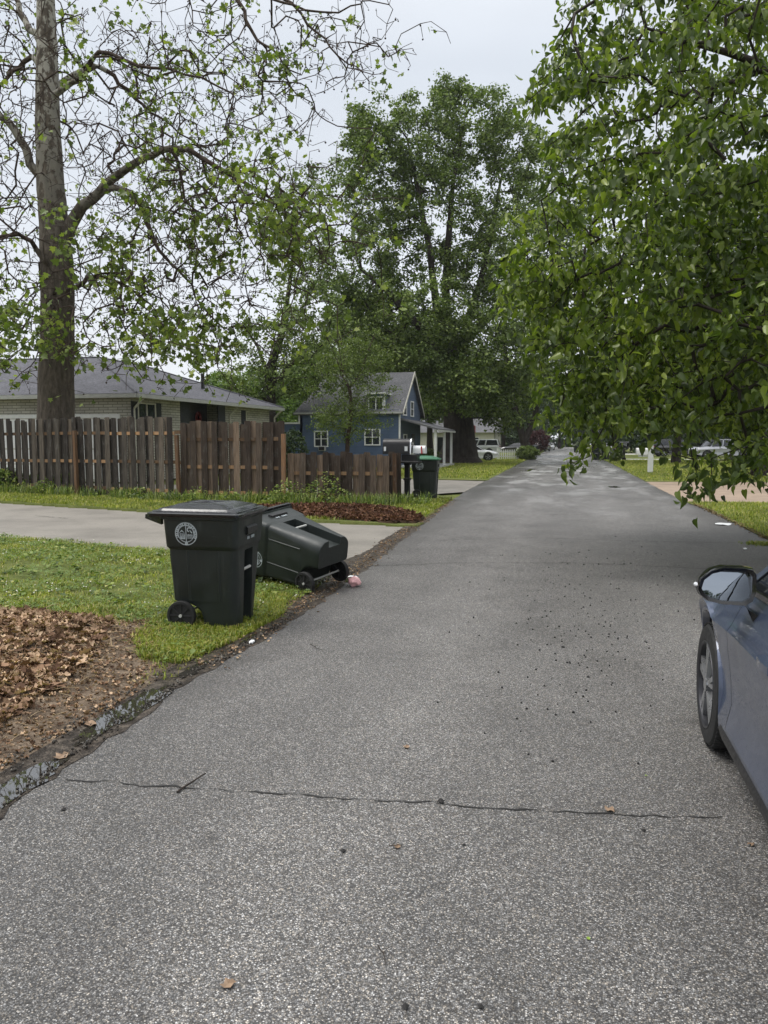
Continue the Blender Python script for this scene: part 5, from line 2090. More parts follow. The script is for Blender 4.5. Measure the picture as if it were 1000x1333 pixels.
# ================================================================== VEHICLES
car = vehicle('parked_car', 'blue-grey sedan parked at the right edge of the road, wet with rain', 'car', (.735 + .9, 4.26 - 1.42, 0), 0, dict(SEDAN, rim=M['alloy'], inset=.012), M['carblue'], None, True)
# near car details: door mirror
mi = MB()
cx_, cy_ = -.965, .60
def mring(y, sx, sz, ox=0, oz=0):
    out_ = []
    shape = [(-.115, -.015), (-.105, .03), (-.065, .07), (-.02, .085), (.06, .085), (.095, .078), (.108, .055), (.110, -.02), (.098, -.062), (.07, -.082), (-.02, -.080), (-.075, -.066), (-.105, -.04)]
    for x, z in shape:
        out_.append((cx_ + ox + x * sx, cy_ + y, 1.0 + oz + z * sz * .93))
    return out_
mi.loft([mring(-.004, .86, .82), mring(-.03, .87, .83), mring(-.038, 1.0, 1.0), mring(-.02, 1.03, 1.05), mring(.03, 1.02, 1.03), mring(.08, .85, .85), mring(.11, .5, .5)], cap=False)
mi.add(mring(.11, .5, .5), [tuple(range(13))])
mho = mi.build('mirror_housing', M['glossblack'], car, 50)
mg = MB()
rgs = []
for k_r in (1.0, .8, .6, .4, .2, .02):
    rgs.append([(x, y + .022 * 0 + ((x - cx_) ** 2 + (z - 1.0) ** 2) / (2 * 1.3) + (z - 1.0) * math.tan(R(11)) + .0, z) for x, y, z in mring(-.012, .86 * k_r, .82 * k_r)])
mg.loft(rgs, cap=False)
mg.add(rgs[-1], [tuple(range(13))])
mgo = mg.build('mirror_glass', M['mirror'], mho, 60)
cv = MB()     # painted cap on the front of the housing
cv.loft([mring(-.012, 1.035, 1.06), mring(.03, 1.03, 1.045), mring(.082, .87, .88), mring(.114, .52, .53)], cap=False)
cv.build('mirror_cap', M['glossblack'], mho, 50)
st = MB()
st.loft([[(-.925, .58, .955), (-.905, .68, .955), (-.87, .68, .93), (-.89, .58, .92)], [(-.875, .59, .90), (-.865, .71, .90), (-.84, .70, .86), (-.855, .60, .85)], [(-.82, .57, .87), (-.82, .73, .87), (-.80, .70, .80), (-.80, .62, .78)]])
st.build('mirror_stem', M['glossblack'], car, 60)
MB().cyl((-1.072, .585, .998), (-1.083, .615, .998), .009, 8).build('turn_signal', M['clearlens'], mho, 40)
# side skirt
sk = MB()
sk.loft([[(-.835, y, .19), (-.885, y, .20), (-.90, y, .25), (-.872, y, .30), (-.83, y, .31)] for y in (.98, .9, 0, -.85)])
sk.build('side_skirt', M['blackplastic'], car, 50)

vehicle('parked_suv', 'white estate-bodied SUV seen from its tail beside the thick trunk', 'SUV', G(623, 592.5), R(90) + .1, SUVP, M['carwhite'])
vehicle('parked_coupe', 'white two-door coupe half hidden by the thick trunk', 'car', D(613, 601, 65) * np.array([1, 1, 0]), R(-90) + .12, COUPE, M['carwhite'])
vehicle('parked_suv', 'dark SUV across the right lawn behind the white mailbox', 'SUV', D(876, 593, 84) * np.array([1, 1, 0]), R(-90) + .2, dict(SUVP, L=4.9), M['carblack'])
vehicle('pickup_truck', 'silver and dark pickup truck on the right behind the hanging leaves', 'pickup', D(938, 599, 70) * np.array([1, 1, 0]), R(90) + .35, TRUCK, M['carsilver'])
vehicle('parked_car', 'pale car standing behind the two carts on the right', 'car', D(789, 590, 95) * np.array([1, 1, 0]), R(5), SEDAN, M['carsilver'])
vehicle('pickup_truck', 'small far dark pickup parked left of the road end', 'pickup', D(706, 583, 128) * np.array([1, 1, 0]), R(170), TRUCK, M['carsilver'])
vehicle('parked_car', 'small far light car parked left of the road end beyond the pickup', 'car', D(716, 582, 150) * np.array([1, 1, 0]), R(180), SEDAN, M['carwhite'])
vehicle('parked_car', 'dark far car behind the trees left of the road, side on', 'car', D(672, 584, 112) * np.array([1, 1, 0]), R(90), SEDAN, M['carblack'])

# ================================================================== TREES
def tree_root(name, label, loc, rz=0, group=None):
    return empty(name, loc, rz, label, 'tree', group)


# --- sycamore, left -------------------------------------------------------
T = 27.0
syc = Tree()


def dp(px, py, dt=0.0):
    return D(px, py, T + dt)


base = dp(74, 640)
org = np.array([base[0], base[1], 0.0])
trunk = syc.limb([org, dp(73, 600), dp(73, 545), dp(73, 500), dp(74, 440), dp(74, 380), dp(73, 340), dp(70, 290), dp(65, 220), dp(62, 150), dp(61, 80), dp(60, 0), dp(58, -90), dp(60, -200), dp(66, -300)],
                 [.85, .68, .62, .60, .56, .56, .55, .49, .45, .41, .36, .30, .24, .16, .07], .35)


def limb(p, r, dts):
    q = [dp(x, y, d) for (x, y), d in zip(p, dts)]
    i = syc.nearest(q[0])
    cp_ = [q[0]] + q + [q[-1]]
    q = []
    for a_ in range(1, len(cp_) - 2):         # smooth curve through the points, with small crooks
        p0, p1, p2, p3 = cp_[a_ - 1:a_ + 3]
        for t in (0, .33, .67):
            q.append(.5 * ((2 * p1) + (-p0 + p2) * t + (2 * p0 - 5 * p1 + 4 * p2 - p3) * t * t + (-p0 + 3 * p1 - 3 * p2 + p3) * t ** 3) + (RNG.normal(0, .035, 3) if a_ > 1 or t else 0))
    q.append(cp_[-1])
    r = list(np.interp(np.linspace(0, len(r) - 1, len(q)), range(len(r)), r))
    return syc.limb([None] + q, [min(r[0] * 1.2, syc.rad0[i] * .8)] + r, .3, start=i) if False else syc.limb(q, r, .3, start=i)


limb([(75, 325), (95, 290), (118, 258), (150, 230), (185, 206), (225, 191), (262, 204), (310, 232), (360, 262), (405, 285)], [.24, .22, .175, .14, .115, .10, .08, .06, .04, .025], [0, 0, -.3, -.6, -1, -1.4, -1.9, -2.4, -2.9, -3.2])
limb([(130, 245), (158, 247), (185, 268), (195, 300), (215, 335), (240, 360), (262, 400), (300, 430)], [.11, .10, .085, .07, .055, .04, .03, .02], [-.4, -.6, -.7, -.8, -.9, -1, -1.1, -1.2])
limb([(226, 191), (232, 215), (241, 262)], [.07, .055, .03], [-1.4, -1.4, -1.4])
limb([(64, 125), (88, 106), (115, 90), (138, 92), (165, 118), (195, 145), (225, 165)], [.16, .13, .10, .085, .065, .05, .03], [0, .3, .6, .9, 1.2, 1.5, 1.8])
limb([(62, 130), (85, 112), (110, 98), (130, 70), (180, 85), (240, 95), (300, 120)], [.12, .10, .08, .07, .055, .04, .025], [0, -.5, -1, -1.4, -1.8, -2.2, -2.6])
limb([(66, 235), (50, 226), (25, 180), (0, 152), (-60, 140)], [.17, .155, .135, .12, .06], [0, 0, -.2, -.4, -.8])
limb([(61, 60), (45, 45), (28, 18), (10, -20), (-30, -60)], [.14, .12, .10, .08, .04], [0, 0, .3, .5, .8])
limb([(62, 100), (40, 75), (20, 95), (0, 110)], [.12, .09, .07, .05], [0, .3, .6, .9])
limb([(74, 350), (62, 345), (48, 322), (25, 305), (-10, 310)], [.12, .10, .085, .07, .04], [0, -.5, -.8, -1.1, -1.5])
limb([(76, 385), (100, 372), (125, 360), (150, 366), (180, 385), (200, 400)], [.09, .08, .065, .05, .04, .02], [0, -.5, -.9, -1.2, -1.5, -1.8])
limb([(58, -90), (120, -80), (200, -50), (290, -15), (318, 15), (335, 50), (362, 72), (378, 112)], [.15, .13, .11, .08, .06, .045, .03, .018], [0, -.8, -1.6, -2.6, -3, -3.3, -3.6, -3.8])
limb([(210, -48), (320, -20), (380, 5), (412, 40), (440, 72), (470, 92)], [.08, .06, .045, .035, .025, .015], [-1.6, -2.6, -3.0, -3.3, -3.6, -3.8])
limb([(300, -15), (360, 0), (420, 15), (470, 5)], [.05, .04, .03, .02], [-2.6, -3.2, -3.6, -3.8])
limb([(60, -150), (-20, -180), (-100, -160)], [.12, .09, .05], [0, .5, 1])
att = []
DN = 1.7


def region(cx_, cy_, sx, sy, n, dlo=-4, dhi=3):
    for _ in range(int(n * DN)):
        px, py = RNG.normal(cx_, sx), RNG.normal(cy_, sy)
        att.append(dp(px, py, RNG.uniform(dlo, dhi)))


region(200, 170, 95, 70, 300)
region(300, 240, 75, 60, 190, -5, 0)
region(220, 60, 100, 50, 110)
region(200, 330, 80, 60, 170, -3, 1)
region(300, 360, 60, 60, 130, -4, 0)
region(60, 390, 80, 50, 150, -4, 1)
region(20, 250, 60, 100, 130)
region(20, 60, 60, 70, 110)
region(420, 60, 55, 38, 60, -4.5, -3)
region(350, 90, 25, 25, 30, -4.2, -3)
region(160, 420, 110, 38, 150, -4, 0)
region(400, 290, 45, 35, 70, -5, -2)
region(60, -180, 200, 70, 90)
att = np.array(att)
att = att[(att[:, 2] > 3.2)]
att = att[np.array([not (p[0] > -9.2 and p[2] > 12.5 and False) for p in att])]
syc.p = [p - org for p in syc.p]
att = att - org
tips = syc.grow(att, .36, .07, droop=.10, tip=.008, upbias=-.12)
# twig sprays from the branch ends
PP = np.array(syc.p)
spr = []
for t_ in tips:
    for _ in range(2):
        dd = RNG.normal(0, 1, 3)
        dd /= np.linalg.norm(dd)
        dd[2] = dd[2] * .6 - .12
        spr.append(PP[t_] + dd * RNG.uniform(.35, .9))
tips2 = syc.grow(np.array(spr), .25, .10, droop=.06, order=False, upbias=0)
syc.radii(.009, 2.75)
sroot = tree_root('sycamore_tree', 'tall sparse sycamore with mottled pale upper trunk behind the tall fence', org)
syc.wood('trunk', M['sycbark'], sroot, .05, minr=.085)
syc.wood('branch', M['twigbark'], sroot, 0, maxr=.085)


def leaf_set(P, per, spread, size, hang, tilt=.5):
    n = len(P) * per
    C = np.repeat(P, per, 0) + RNG.normal(0, spread, (n, 3))
    # hanging blades: the leaf's own y axis points down and outwards
    ydir = RNG.normal(0, tilt, (n, 3)) + np.array([0, 0, -hang])
    ydir /= np.linalg.norm(ydir, axis=1, keepdims=True)
    zz = RNG.normal(0, 1, (n, 3))
    zz -= ydir * np.sum(zz * ydir, 1, keepdims=True)
    zz /= np.linalg.norm(zz, axis=1, keepdims=True)
    xx = np.cross(ydir, zz)
    Rm = np.stack([xx, ydir, zz], 2)
    return C, Rm, size * RNG.uniform(.5, 1.35, n)


def leaf_objects(root, C, Rm, S, leaf, mat, k, name='leaf'):
    """the k leaves that show largest become separate parts; the rest stay one mesh"""
    W_ = C + np.array(root.location)
    d = (W_ - np.array([0, 0, EYE]))
    dep = d @ FW
    u, v = CX + F * (d @ RT) / dep, CY - F * (d @ UP) / dep
    ok = (dep > 1) & (u > 5) & (u < 995) & (v > 5) & (v < 1300)
    sc_ = np.where(ok, S / dep, 0)
    ix = np.argsort(-sc_)[:k]
    tv, tf = leaf
    me = bpy.data.meshes.new(name)
    me.from_pydata(tv, [], tf)
    me.materials.append(mat)
    for i in ix:
        o = link(name, me, root)
        m_ = Matrix(Rm[i].tolist()).to_4x4()
        s_ = float(S[i])
        o.matrix_local = Matrix.Translation(Vector(C[i].tolist())) @ m_ @ Matrix.Diagonal((s_, s_, s_, 1))
    keep = np.ones(len(C), bool)
    keep[ix] = False
    return keep


PP = np.array(syc.p)
sel = np.array(tips + tips2)
low = PP[sel][:, 2] + 0 < 9.2
clump = np.array([noise.noise(Vector(p * .55)) for p in PP[sel].tolist()]) if False else np.array([noise.noise(Vector((a * .55, b * .55, c * .55))) for a, b, c in PP[sel]])
keepp = RNG.uniform(0, 1, len(sel)) < np.clip(np.where(PP[sel][:, 2] > 13, .06, .12) + clump * 1.5, 0, 1)
C, Rm, S = leaf_set(PP[sel][keepp], 3, .11, .155, .5, .7)
low &= RNG.uniform(0, 1, len(low)) < np.where(PP[sel][:, 2] < 5.8, .45, .08) + clump * 1.6
C2, Rm2, S2 = leaf_set(PP[sel][low], 2, .2, .18, .5, .7)
C, Rm, S = np.concatenate([C, C2]), np.concatenate([Rm, Rm2]), np.concatenate([S, S2])
ok_ = (np.hypot(C[:, 0], C[:, 1]) > 1.5) | (C[:, 2] < 5.2) & (RNG.uniform(0, 1, len(C)) < .5)
C, Rm, S = C[ok_], Rm[ok_], S[ok_]
keep = leaf_objects(sroot, C, Rm, S, LEAF_LOBED, M['syc_leaf'], 290)
o = link('crown', scatter_mesh('crown', LEAF_LOBED[0], LEAF_LOBED[1], C[keep], Rm[keep], S[keep], M['syc_leaf']), sroot)
o['kind'] = 'stuff'
# small dark seed balls and buds on the twigs
Pb = PP[sel][RNG.uniform(0, 1, len(sel)) < .5] + np.array([0, 0, -.05])
o = link('seed_balls', scatter_mesh('seed_balls', OCT[0], OCT[1], Pb, rots(len(Pb), .5), RNG.uniform(.02, .04, len(Pb)), M['twigbark']), sroot)
o['kind'] = 'stuff'


# --- generic round-crowned trees -------------------------------------------
def big_tree(name, label, loc, trunk_pts, trunk_r, forks, blobs, nat, per, blob, leafsize, mat, bark, flute=.05, seg=.9, group=None, tilt=.8, rz=0, tip=.02, extra=None):
    t = Tree()
    t.limb([np.array(p, float) for p in trunk_pts], trunk_r, .5)
    for pts, rr in forks:
        i = t.nearest(pts[0])
        t.limb([np.array(p, float) for p in pts], rr, .6, start=i)
    A = np.concatenate([ellip(c, r, int(nat * wgt), sh) for c, r, wgt, sh in blobs])
    A = A[A[:, 2] > 1.2]
    tips = t.grow(A, seg, .12, droop=.03, upbias=.2)
    t.radii(tip, 2.3)
    root = tree_root(name, label, loc, rz, group)
    t.wood('trunk', bark, root, flute, minr=0)
    P = np.array(t.p)
    r = t.r
    cand = np.array(tips)
    mids = np.where((r < .05) & (np.array(t.par) >= 0))[0]
    mids = mids[RNG.uniform(0, 1, len(mids)) < .35]
    C = P[np.unique(np.concatenate([cand, mids]))]
    o = crown('crown', C, per, blob, leafsize, mat, root, tilt=tilt)
    o['kind'] = 'stuff'
    return root


# the giant silver maple (about 28 m)
mp = D(598, 603, 58) * np.array([1, 1, 0])
sc58 = 58 / F


def mx(px, py, dt=0):
    q = D(px, py, 58 + dt)
    return tuple((q - mp).tolist())


maple = big_tree('maple_tree', 'huge dense maple with a thick fluted trunk on the far left lawn', mp,
                 [(0, 0, -.1), (0, 0, .5), (0, 0, 1.6), mx(597, 545), mx(594, 510), mx(590, 470)], [2.1, 1.5, 1.2, 1.1, .95, .8],
                 [([mx(592, 500), mx(575, 450), mx(568, 400, -1), mx(560, 330, -2), mx(545, 250, -2), mx(530, 180, -2)], [.5, .4, .3, .22, .15, .07]),
                  ([mx(590, 480), mx(583, 430, 1), mx(580, 380, 1), mx(584, 310, 0), mx(590, 240, 0), mx(606, 150, 0)], [.5, .4, .31, .23, .15, .07]),
                  ([mx(590, 480), mx(605, 430, 1), mx(625, 370, 2), mx(640, 300, 2), mx(655, 220, 2)], [.42, .34, .26, .16, .08]),
                  ([mx(588, 470), mx(540, 420, -2), mx(505, 380, -3), mx(470, 350, -4)], [.35, .28, .2, .1]),
                  ([mx(600, 440), mx(640, 410, -2), mx(680, 380, -3)], [.3, .22, .12])],
                 [(mx(545, 190, -1), (4.4, 5, 3.9), .75, .3), (mx(612, 165, 1), (3.6, 5, 3.6), .6, .3), (mx(668, 200, 1), (2.6, 4, 3.6), .4, .3), (mx(490, 245, -2), (3.0, 5, 4.6), .55, .3), (mx(470, 170, -1), (1.5, 2, 1.6), .12, .3), (mx(590, 120, 0), (1.6, 2, 1.2), .12, .3), (mx(580, 290, 0), (6.5, 6, 4.6), 1.0, .2),
                  (mx(470, 350, -3), (3.4, 4.5, 3.8), .6, .3), (mx(650, 340, 0), (4.0, 5.5, 4.4), .8, .3), (mx(530, 410, -4), (5.2, 4.5, 2.8), .7, .3), (mx(640, 460, -3), (3.8, 4.0, 3.4), .8, .3), (mx(600, 505, -5), (3.0, 2.2, 2.0), .6, .3), (mx(655, 520, -2), (2.6, 3, 2.2), .4, .3), (mx(520, 470, -5), (3.2, 2.5, 1.6), .35, .3), (mx(480, 180, -2), (1.6, 3, 2.6), .15, .3),
                  (mx(470, 440, -3), (3.6, 3.5, 2.6), .45, .3)],
                 210, 66, .72, .21, M['maple_leaf'], M['bark2'], .16)

# second, further maple on the right of it
mp2 = D(684, 592, 82) * np.array([1, 1, 0])


def m2x(px, py, dt=0):
    q = D(px, py, 82 + dt)
    return tuple((q - mp2).tolist())


big_tree('maple_tree', 'forked maple between the giant maple and the road', mp2,
         [(0, 0, -.1), (0, 0, .8), (0, 0, 1.6)], [.75, .55, .5],
         [([(0, 0, 1.2), m2x(676, 550), m2x(665, 510), m2x(655, 440), m2x(668, 330)], [.4, .36, .32, .25, .12]),
          ([(0, 0, 1.2), m2x(694, 550), m2x(703, 505), m2x(712, 440), m2x(720, 330), m2x(735, 230)], [.4, .36, .3, .25, .18, .1])],
         [(m2x(730, 240), (5.5, 6, 6.5), 1, .3), (m2x(690, 330), (6, 6, 7), 1, .3), (m2x(740, 380), (6.5, 6, 7), 1, .3), (m2x(680, 470), (6, 6, 4.5), 1, .3), (m2x(740, 500), (5, 5, 3.2), .7, .3)],
         170, 48, 1.0, .29, M['maple_leaf'], M['bark'], .04)

# middle tree left, behind the brick house
mt_ = D(352, 610, 46) * np.array([1, 1, 0])


def m3x(px, py, dt=0):
    q = D(px, py, 46 + dt)
    return tuple((q - mt_).tolist())


big_tree('shade_tree', 'dark-limbed tree rising between the two houses', mt_,
         [(0, 0, -.1), (0, 0, 2), m3x(350, 530), m3x(352, 480)], [.5, .42, .4, .34],
         [([m3x(352, 480), m3x(365, 440), m3x(372, 400), m3x(380, 350), m3x(385, 280)], [.26, .2, .15, .1, .05]),
          ([m3x(351, 500), m3x(385, 470, -2), m3x(430, 480, -3)], [.16, .11, .05]),
          ([m3x(352, 490), m3x(335, 450, 1), m3x(320, 430, 1)], [.14, .09, .04])],
         [(m3x(405, 260), (1.5, 3, 2.6), .2, .2), (m3x(400, 350), (2.2, 3, 2.2), .5, .2), (m3x(400, 420, -2), (2.8, 3.2, 2.4), .9, .2), (m3x(350, 450), (2.0, 3, 1.6), .3, .2), (m3x(330, 500), (2.2, 3, 1.4), .5, .3), (m3x(400, 490, -1), (2.5, 3, 1.3), .6, .3), (m3x(430, 230), (1.3, 2, 1.4), .12, .2)],
         130, 40, .6, .17, M['maple_leaf'], M['bark'], .03, .6, tip=.014)

# thin weeping tree in front of the blue house
wt_ = D(458, 612, 36) * np.array([1, 1, 0])


def wx(px, py, dt=0):
    q = D(px, py, 36 + dt)
    return tuple((q - wt_).tolist())


big_tree('ornamental_tree', 'slender fine-leaved tree in front of the blue house', wt_,
         [(0, 0, -.1), wx(452, 590), wx(456, 550), wx(457, 520), wx(455, 505)], [.13, .11, .10, .09, .085],
         [([wx(455, 510), wx(446, 490), wx(448, 460), wx(440, 430)], [.06, .05, .04, .02]), ([wx(456, 510), wx(470, 485), wx(478, 460), wx(490, 430)], [.06, .05, .035, .02])],
         [(wx(460, 500), (2.3, 2.2, 2.0), 1, .1), (wx(450, 550), (1.9, 1.8, 1.0), .7, .2), (wx(465, 460), (1.7, 1.6, 1.2), .5, .2)],
         200, 38, .34, .08, M['mid_leaf'], M['twigbark'], 0, .35, tip=.007, tilt=1.2)


# background trees: two prototypes, copied, scaled and turned
def proto(name, label, loc, h, rxy, mat, dens=1.0, per=46, lf=.32, bl=.95):
    return big_tree(name, label, loc, [(0, 0, -.1), (.1, 0, h * .12), (0, .1, h * .28)], [h * .028, h * .021, h * .018],
                    [([(0, 0, h * .2), (-h * .06, 0, h * .4), (-h * .12, .1, h * .6)], [h * .013, h * .01, h * .005]), ([(0, 0, h * .24), (h * .08, 0, h * .45), (h * .1, -.2, h * .7)], [h * .013, h * .009, h * .004])],
                    [((0, 0, h * .58), (rxy, rxy, h * .34), 1, .35), ((-rxy * .45, rxy * .2, h * .4), (rxy * .6, rxy * .6, h * .2), .4, .4), ((rxy * .5, -rxy * .3, h * .42), (rxy * .6, rxy * .6, h * .2), .4, .4), ((rxy * .1, 0, h * .8), (rxy * .5, rxy * .5, h * .18), .3, .4)],
                    190 * dens, per, bl, lf, mat, M['bark'], .03, .9, tip=.02)


gB = None
pA = proto('broadleaf_tree', 'round mid-green tree behind the roof of the brick house', (*(D(335, 600, 75)[:2]), 0), 9.0, 3.6, M['bright_leaf'], .8, lf=.24, bl=.7)
pB = proto('broadleaf_tree', 'dark tree standing directly behind the blue house', (*(D(500, 600, 78)[:2]), 0), 17, 6.5, M['maple_leaf'], 1.0)
pC = proto('broadleaf_tree', 'dark tree at the far end of the road, left side', (*(D(690, 590, 150)[:2]), 0), 18, 7.5, M['dark_leaf'], .9)


def cp(src, px, dist, s_, label, rz=0, sz=None):
    q = D(px, 600, dist)
    c = copy_tree(src, loc=(q[0], q[1], 0), rz=rz, label=label)
    c.scale = (s_, s_, sz or s_)
    return c


cp(pA, 285, 66, .85, 'bright green tree showing over the middle of the brick house roof', 1)
cp(pA, 400, 90, 1.3, 'yellow-green tree between the two houses, farther back', 2)
cp(pB, 410, 100, .9, 'tall dark tree far behind the gap between the houses', 1.2)
cp(pB, 560, 92, 1.0, 'dark tree right behind the street gable of the blue house', 2.2)
cp(pB, 455, 125, 1.0, 'dark tree far behind the roof of the blue house', 2.9)
cp(pB, 625, 125, .95, 'dark tree far behind the white vehicles', 4)
cp(pC, 728, 178, .8, 'hazy dark tree left of the road end', 3.1)
cp(pC, 772, 170, .85, 'hazy dark tree right of the road end', .4)
cp(pC, 655, 140, .9, 'dark tree behind the picket fence', 5)
cp(pB, 800, 122, 1.15, 'dark roadside tree behind the paired carts', 1.1)
cp(pC, 845, 128, 1.35, 'dark tree behind the dark SUV', 2.3)
cp(pC, 905, 122, 1.4, 'dark tree behind the pickup truck', 4.4)
cp(pC, 965, 116, 1.35, 'dark tree at the right picture edge behind the pickup', .9)
cp(pB, 1030, 100, 1.35, 'dark tree at the right picture edge, standing nearest', 3.3)
cp(pB, 30, 95, .6, 'far dark tree over the left end of the brick house roof', 3.0)
cp(pC, 990, 36, .82, 'dark dense tree on the right lawn directly behind the hanging branches', 2.0)
cp(pB, 880, 58, .8, 'dense tree on the right lawn seen through the hanging branches, above the mailbox', 5.2)
# behind the viewpoint, seen in the car's mirror
for (x, y, s_, lab) in ((4, -78, .9, 'tree behind the viewpoint on the left, seen only in the door mirror'), (13, -84, .8, 'tree behind the viewpoint in the middle, seen only in the door mirror'), (24, -90, .45, 'tree behind the viewpoint on the right, seen only in the door mirror')):
    c = copy_tree(pC, loc=(x, y, 0), rz=x, label=lab)
    c.scale = (s_,) * 3

# far wood closing the view
A = []
for x in np.arange(-150, 190, 5.0):
    y = 232 + 14 * nz2(x, 0, .05) + abs(x) * .05
    A.append(ellip((x, y, 7), (5.5, 6, 11 + 4 * nz2(x, 3, .2)), 30, .3))
A = np.concatenate(A)
A = A[A[:, 2] > .3]
o = crown('far_wood', A, 34, 2.6, 1.5, M['dark_leaf'], None)
tag(o, 'far dark wood closing the view beyond the road end', 'wood', kind='stuff')
A = []
for x0, x1, y, h in ((8, 90, 116, 5.5), (-60, -24, 112, 5), (-90, -7, 165, 6)):
    for x in np.arange(x0, x1, 2.2):
        A.append(ellip((x, y + 2 * nz2(x, y, .3), h * .5), (2, 2, h * .6), 16, .3))
A = np.concatenate(A)
A = A[A[:, 2] > .2]
o = crown('hedge_undergrowth', A, 36, 1.0, .62, M['dark_leaf'], None)
tag(o, 'dark undergrowth and hedges behind the parked vehicles', 'undergrowth', kind='stuff')


# shrubs --------------------------------------------------------------------
def shrub(name, label, loc, r, h, n, mat, lf, stems=7):
    root = empty(name, loc, 0, label, 'shrub')
    t = Tree()
    t.limb([np.array((0, 0, -.05)), np.array((0, 0, .12))], [.04, .035], .1)
    A = ellip((0, 0, h * .52), (r, r, h * .5), n, .45)
    A = A[A[:, 2] > .05]
    tp = t.grow(A, .25, .1)
    t.radii(.005, 2.5)
    t.wood('stem', M['twigbark'], root)
    o = crown('foliage', np.array(t.p)[np.array(tp)], 22, .16 * max(r, .6), lf, mat, root)
    o['kind'] = 'stuff'
    return root


q = D(384, 600, 30)
shrub('round_shrub', 'dense round evergreen shrub at the step in the wooden fence', (q[0] - .1, q[1], 0), .62, 2.1, 330, M['dark_leaf'], .07)
q = G(687, 598.5)
shrub('light_shrub', 'light green mounded shrub at the end of the picket fence', (q[0], q[1], 0), 1.05, 1.2, 240, M['mid_leaf'], .13)
q = D(702, 590, 120)
shrub('red_shrub', 'dark red-leaved shrub near the road end on the left', (q[0], q[1], 0), 1.6, 3.4, 240, M['red_leaf'], .22)
q = D(558, 600, 55)
shrub('porch_shrub', 'small shrub beside the white porch post', (q[0], q[1], 0), .8, 1.1, 160, M['mid_leaf'], .10)
q = G(820, 612)
shrub('roadside_shrub', 'low tuft of leaves under the black mailbox across the street', (4.1, 66, 0), .5, .7, 100, M['mid_leaf'], .1)
for i, (px, h_, lab) in enumerate(((20, .75, 'leafy weed clump at the far left foot of the tall fence'), (52, .55, 'low weed clump in front of the dark boards left of the sycamore'), (92, .6, 'bushy weed clump against the dark fence right below the sycamore'))):
    q = G(px, 641)
    shrub('weed_clump', lab, (q[0], q[1] - .3, 0), .45, h_, 110, M['weed'], .08)
q = G(1003, 668)
shrub('verge_shrub', 'leafy shoot at the right verge below the hanging branches', (4.9, 18.5, 0), .5, 1.3, 150, M['mid_leaf'], .09)

# --- overhanging mulberry-like tree, right ----------------------------------
mul = Tree()
mo = np.array([6.4, 11.5, 0.0])
mul.limb([np.array((0, 0, -.1)), np.array((-.1, 0, 1.2)), np.array((-.2, -.1, 2.2))], [.26, .2, .18], .3)
mul.limb([np.array((-.2, -.1, 2.0)), np.array((-1.2, -.6, 3.2)), np.array((-2.8, -1.2, 4.6)), np.array((-4.4, -1.6, 5.9)), np.array((-5.6, -1.8, 6.3))], [.13, .11, .08, .045, .02], .3, start=mul.nearest((-.2, -.1, 2.0)))
mul.limb([np.array((-.2, -.1, 2.1)), np.array((-1.5, .6, 3.0)), np.array((-3.4, 1.0, 3.8)), np.array((-5.5, 1.2, 3.9))], [.12, .09, .06, .025], .3, start=mul.nearest((-.2, -.1, 2.1)))
mul.limb([np.array((-.2, -.1, 2.1)), np.array((-.6, -1.5, 3.2)), np.array((-1.6, -3.0, 3.8)), np.array((-2.6, -4.2, 3.7))], [.12, .09, .06, .025], .3, start=mul.nearest((-.2, -.1, 2.1)))
mul.limb([np.array((-.2, -.1, 2.1)), np.array((-.3, .2, 4.5)), np.array((-1.0, 0, 7.0)), np.array((-1.2, -.3, 9.0))], [.13, .1, .07, .03], .3, start=mul.nearest((-.2, -.1, 2.1)))
mul.limb([np.array((-.1, 0, 1.6)), np.array((-1.4, -.9, 2.1)), np.array((-3.0, -1.9, 2.3)), np.array((-4.6, -2.6, 1.9))], [.08, .06, .04, .018], .3, start=mul.nearest((-.1, 0, 1.6)))
OUT = [(0, 765), (60, 735), (130, 700), (150, 712), (200, 722), (250, 705), (300, 672), (370, 662), (430, 690), (470, 704), (520, 722), (560, 735), (580, 800), (620, 950)]
cand = []
RNG = np.random.default_rng(77)
spray = []
while len(cand) < 7200:
    if not spray:        # a spray: points strung along a line running out from the stem and drooping
        c0_ = np.array([RNG.uniform(-1.6, 11.0), RNG.uniform(7.4, 15.2), RNG.uniform(.9, 9.8) if RNG.uniform() < .68 else RNG.uniform(1.5, 4.2)])
        dv_ = c0_ - np.array([6.2, 11.4, c0_[2]])
        dv_ = dv_ / (np.linalg.norm(dv_) + .01) + RNG.normal(0, .3, 3)
        dv_[2] = RNG.uniform(-.75, -.1)
        dv_ /= np.linalg.norm(dv_)
        L__ = RNG.uniform(.5, 1.5)
        spray = [c0_ + dv_ * L__ * (u_ - .3) + RNG.normal(0, .07, 3) * np.array([1, 1, .6]) for u_ in np.linspace(0, 1, int(12 * L__) + 4)]
    xx_, yy_, zz_ = spray.pop()
    d = np.array([xx_, yy_, zz_ - EYE])
    dep = d @ FW
    px, py = CX + F * (d @ RT) / dep, CY - F * (d @ UP) / dep
    lim = np.interp(py, [a for a, _ in OUT], [b for _, b in OUT]) + RNG.normal(0, 14)
    if py < -160 or py > np.interp(px, (700, 780, 850, 940, 1000), (552, 556, 550, 555, 578)) + RNG.normal(0, 6) or px < lim or px > 1180:
        continue
    # keep to a rounded crown round the stem, thinner inside
    e = ((xx_ - 6.0) / 7.2) ** 2 + ((yy_ - 11.3) / 4.6) ** 2 + ((zz_ - 4.8) / 6.2) ** 2
    if e > 1.15:
        continue
    cand.append((xx_, yy_, zz_))
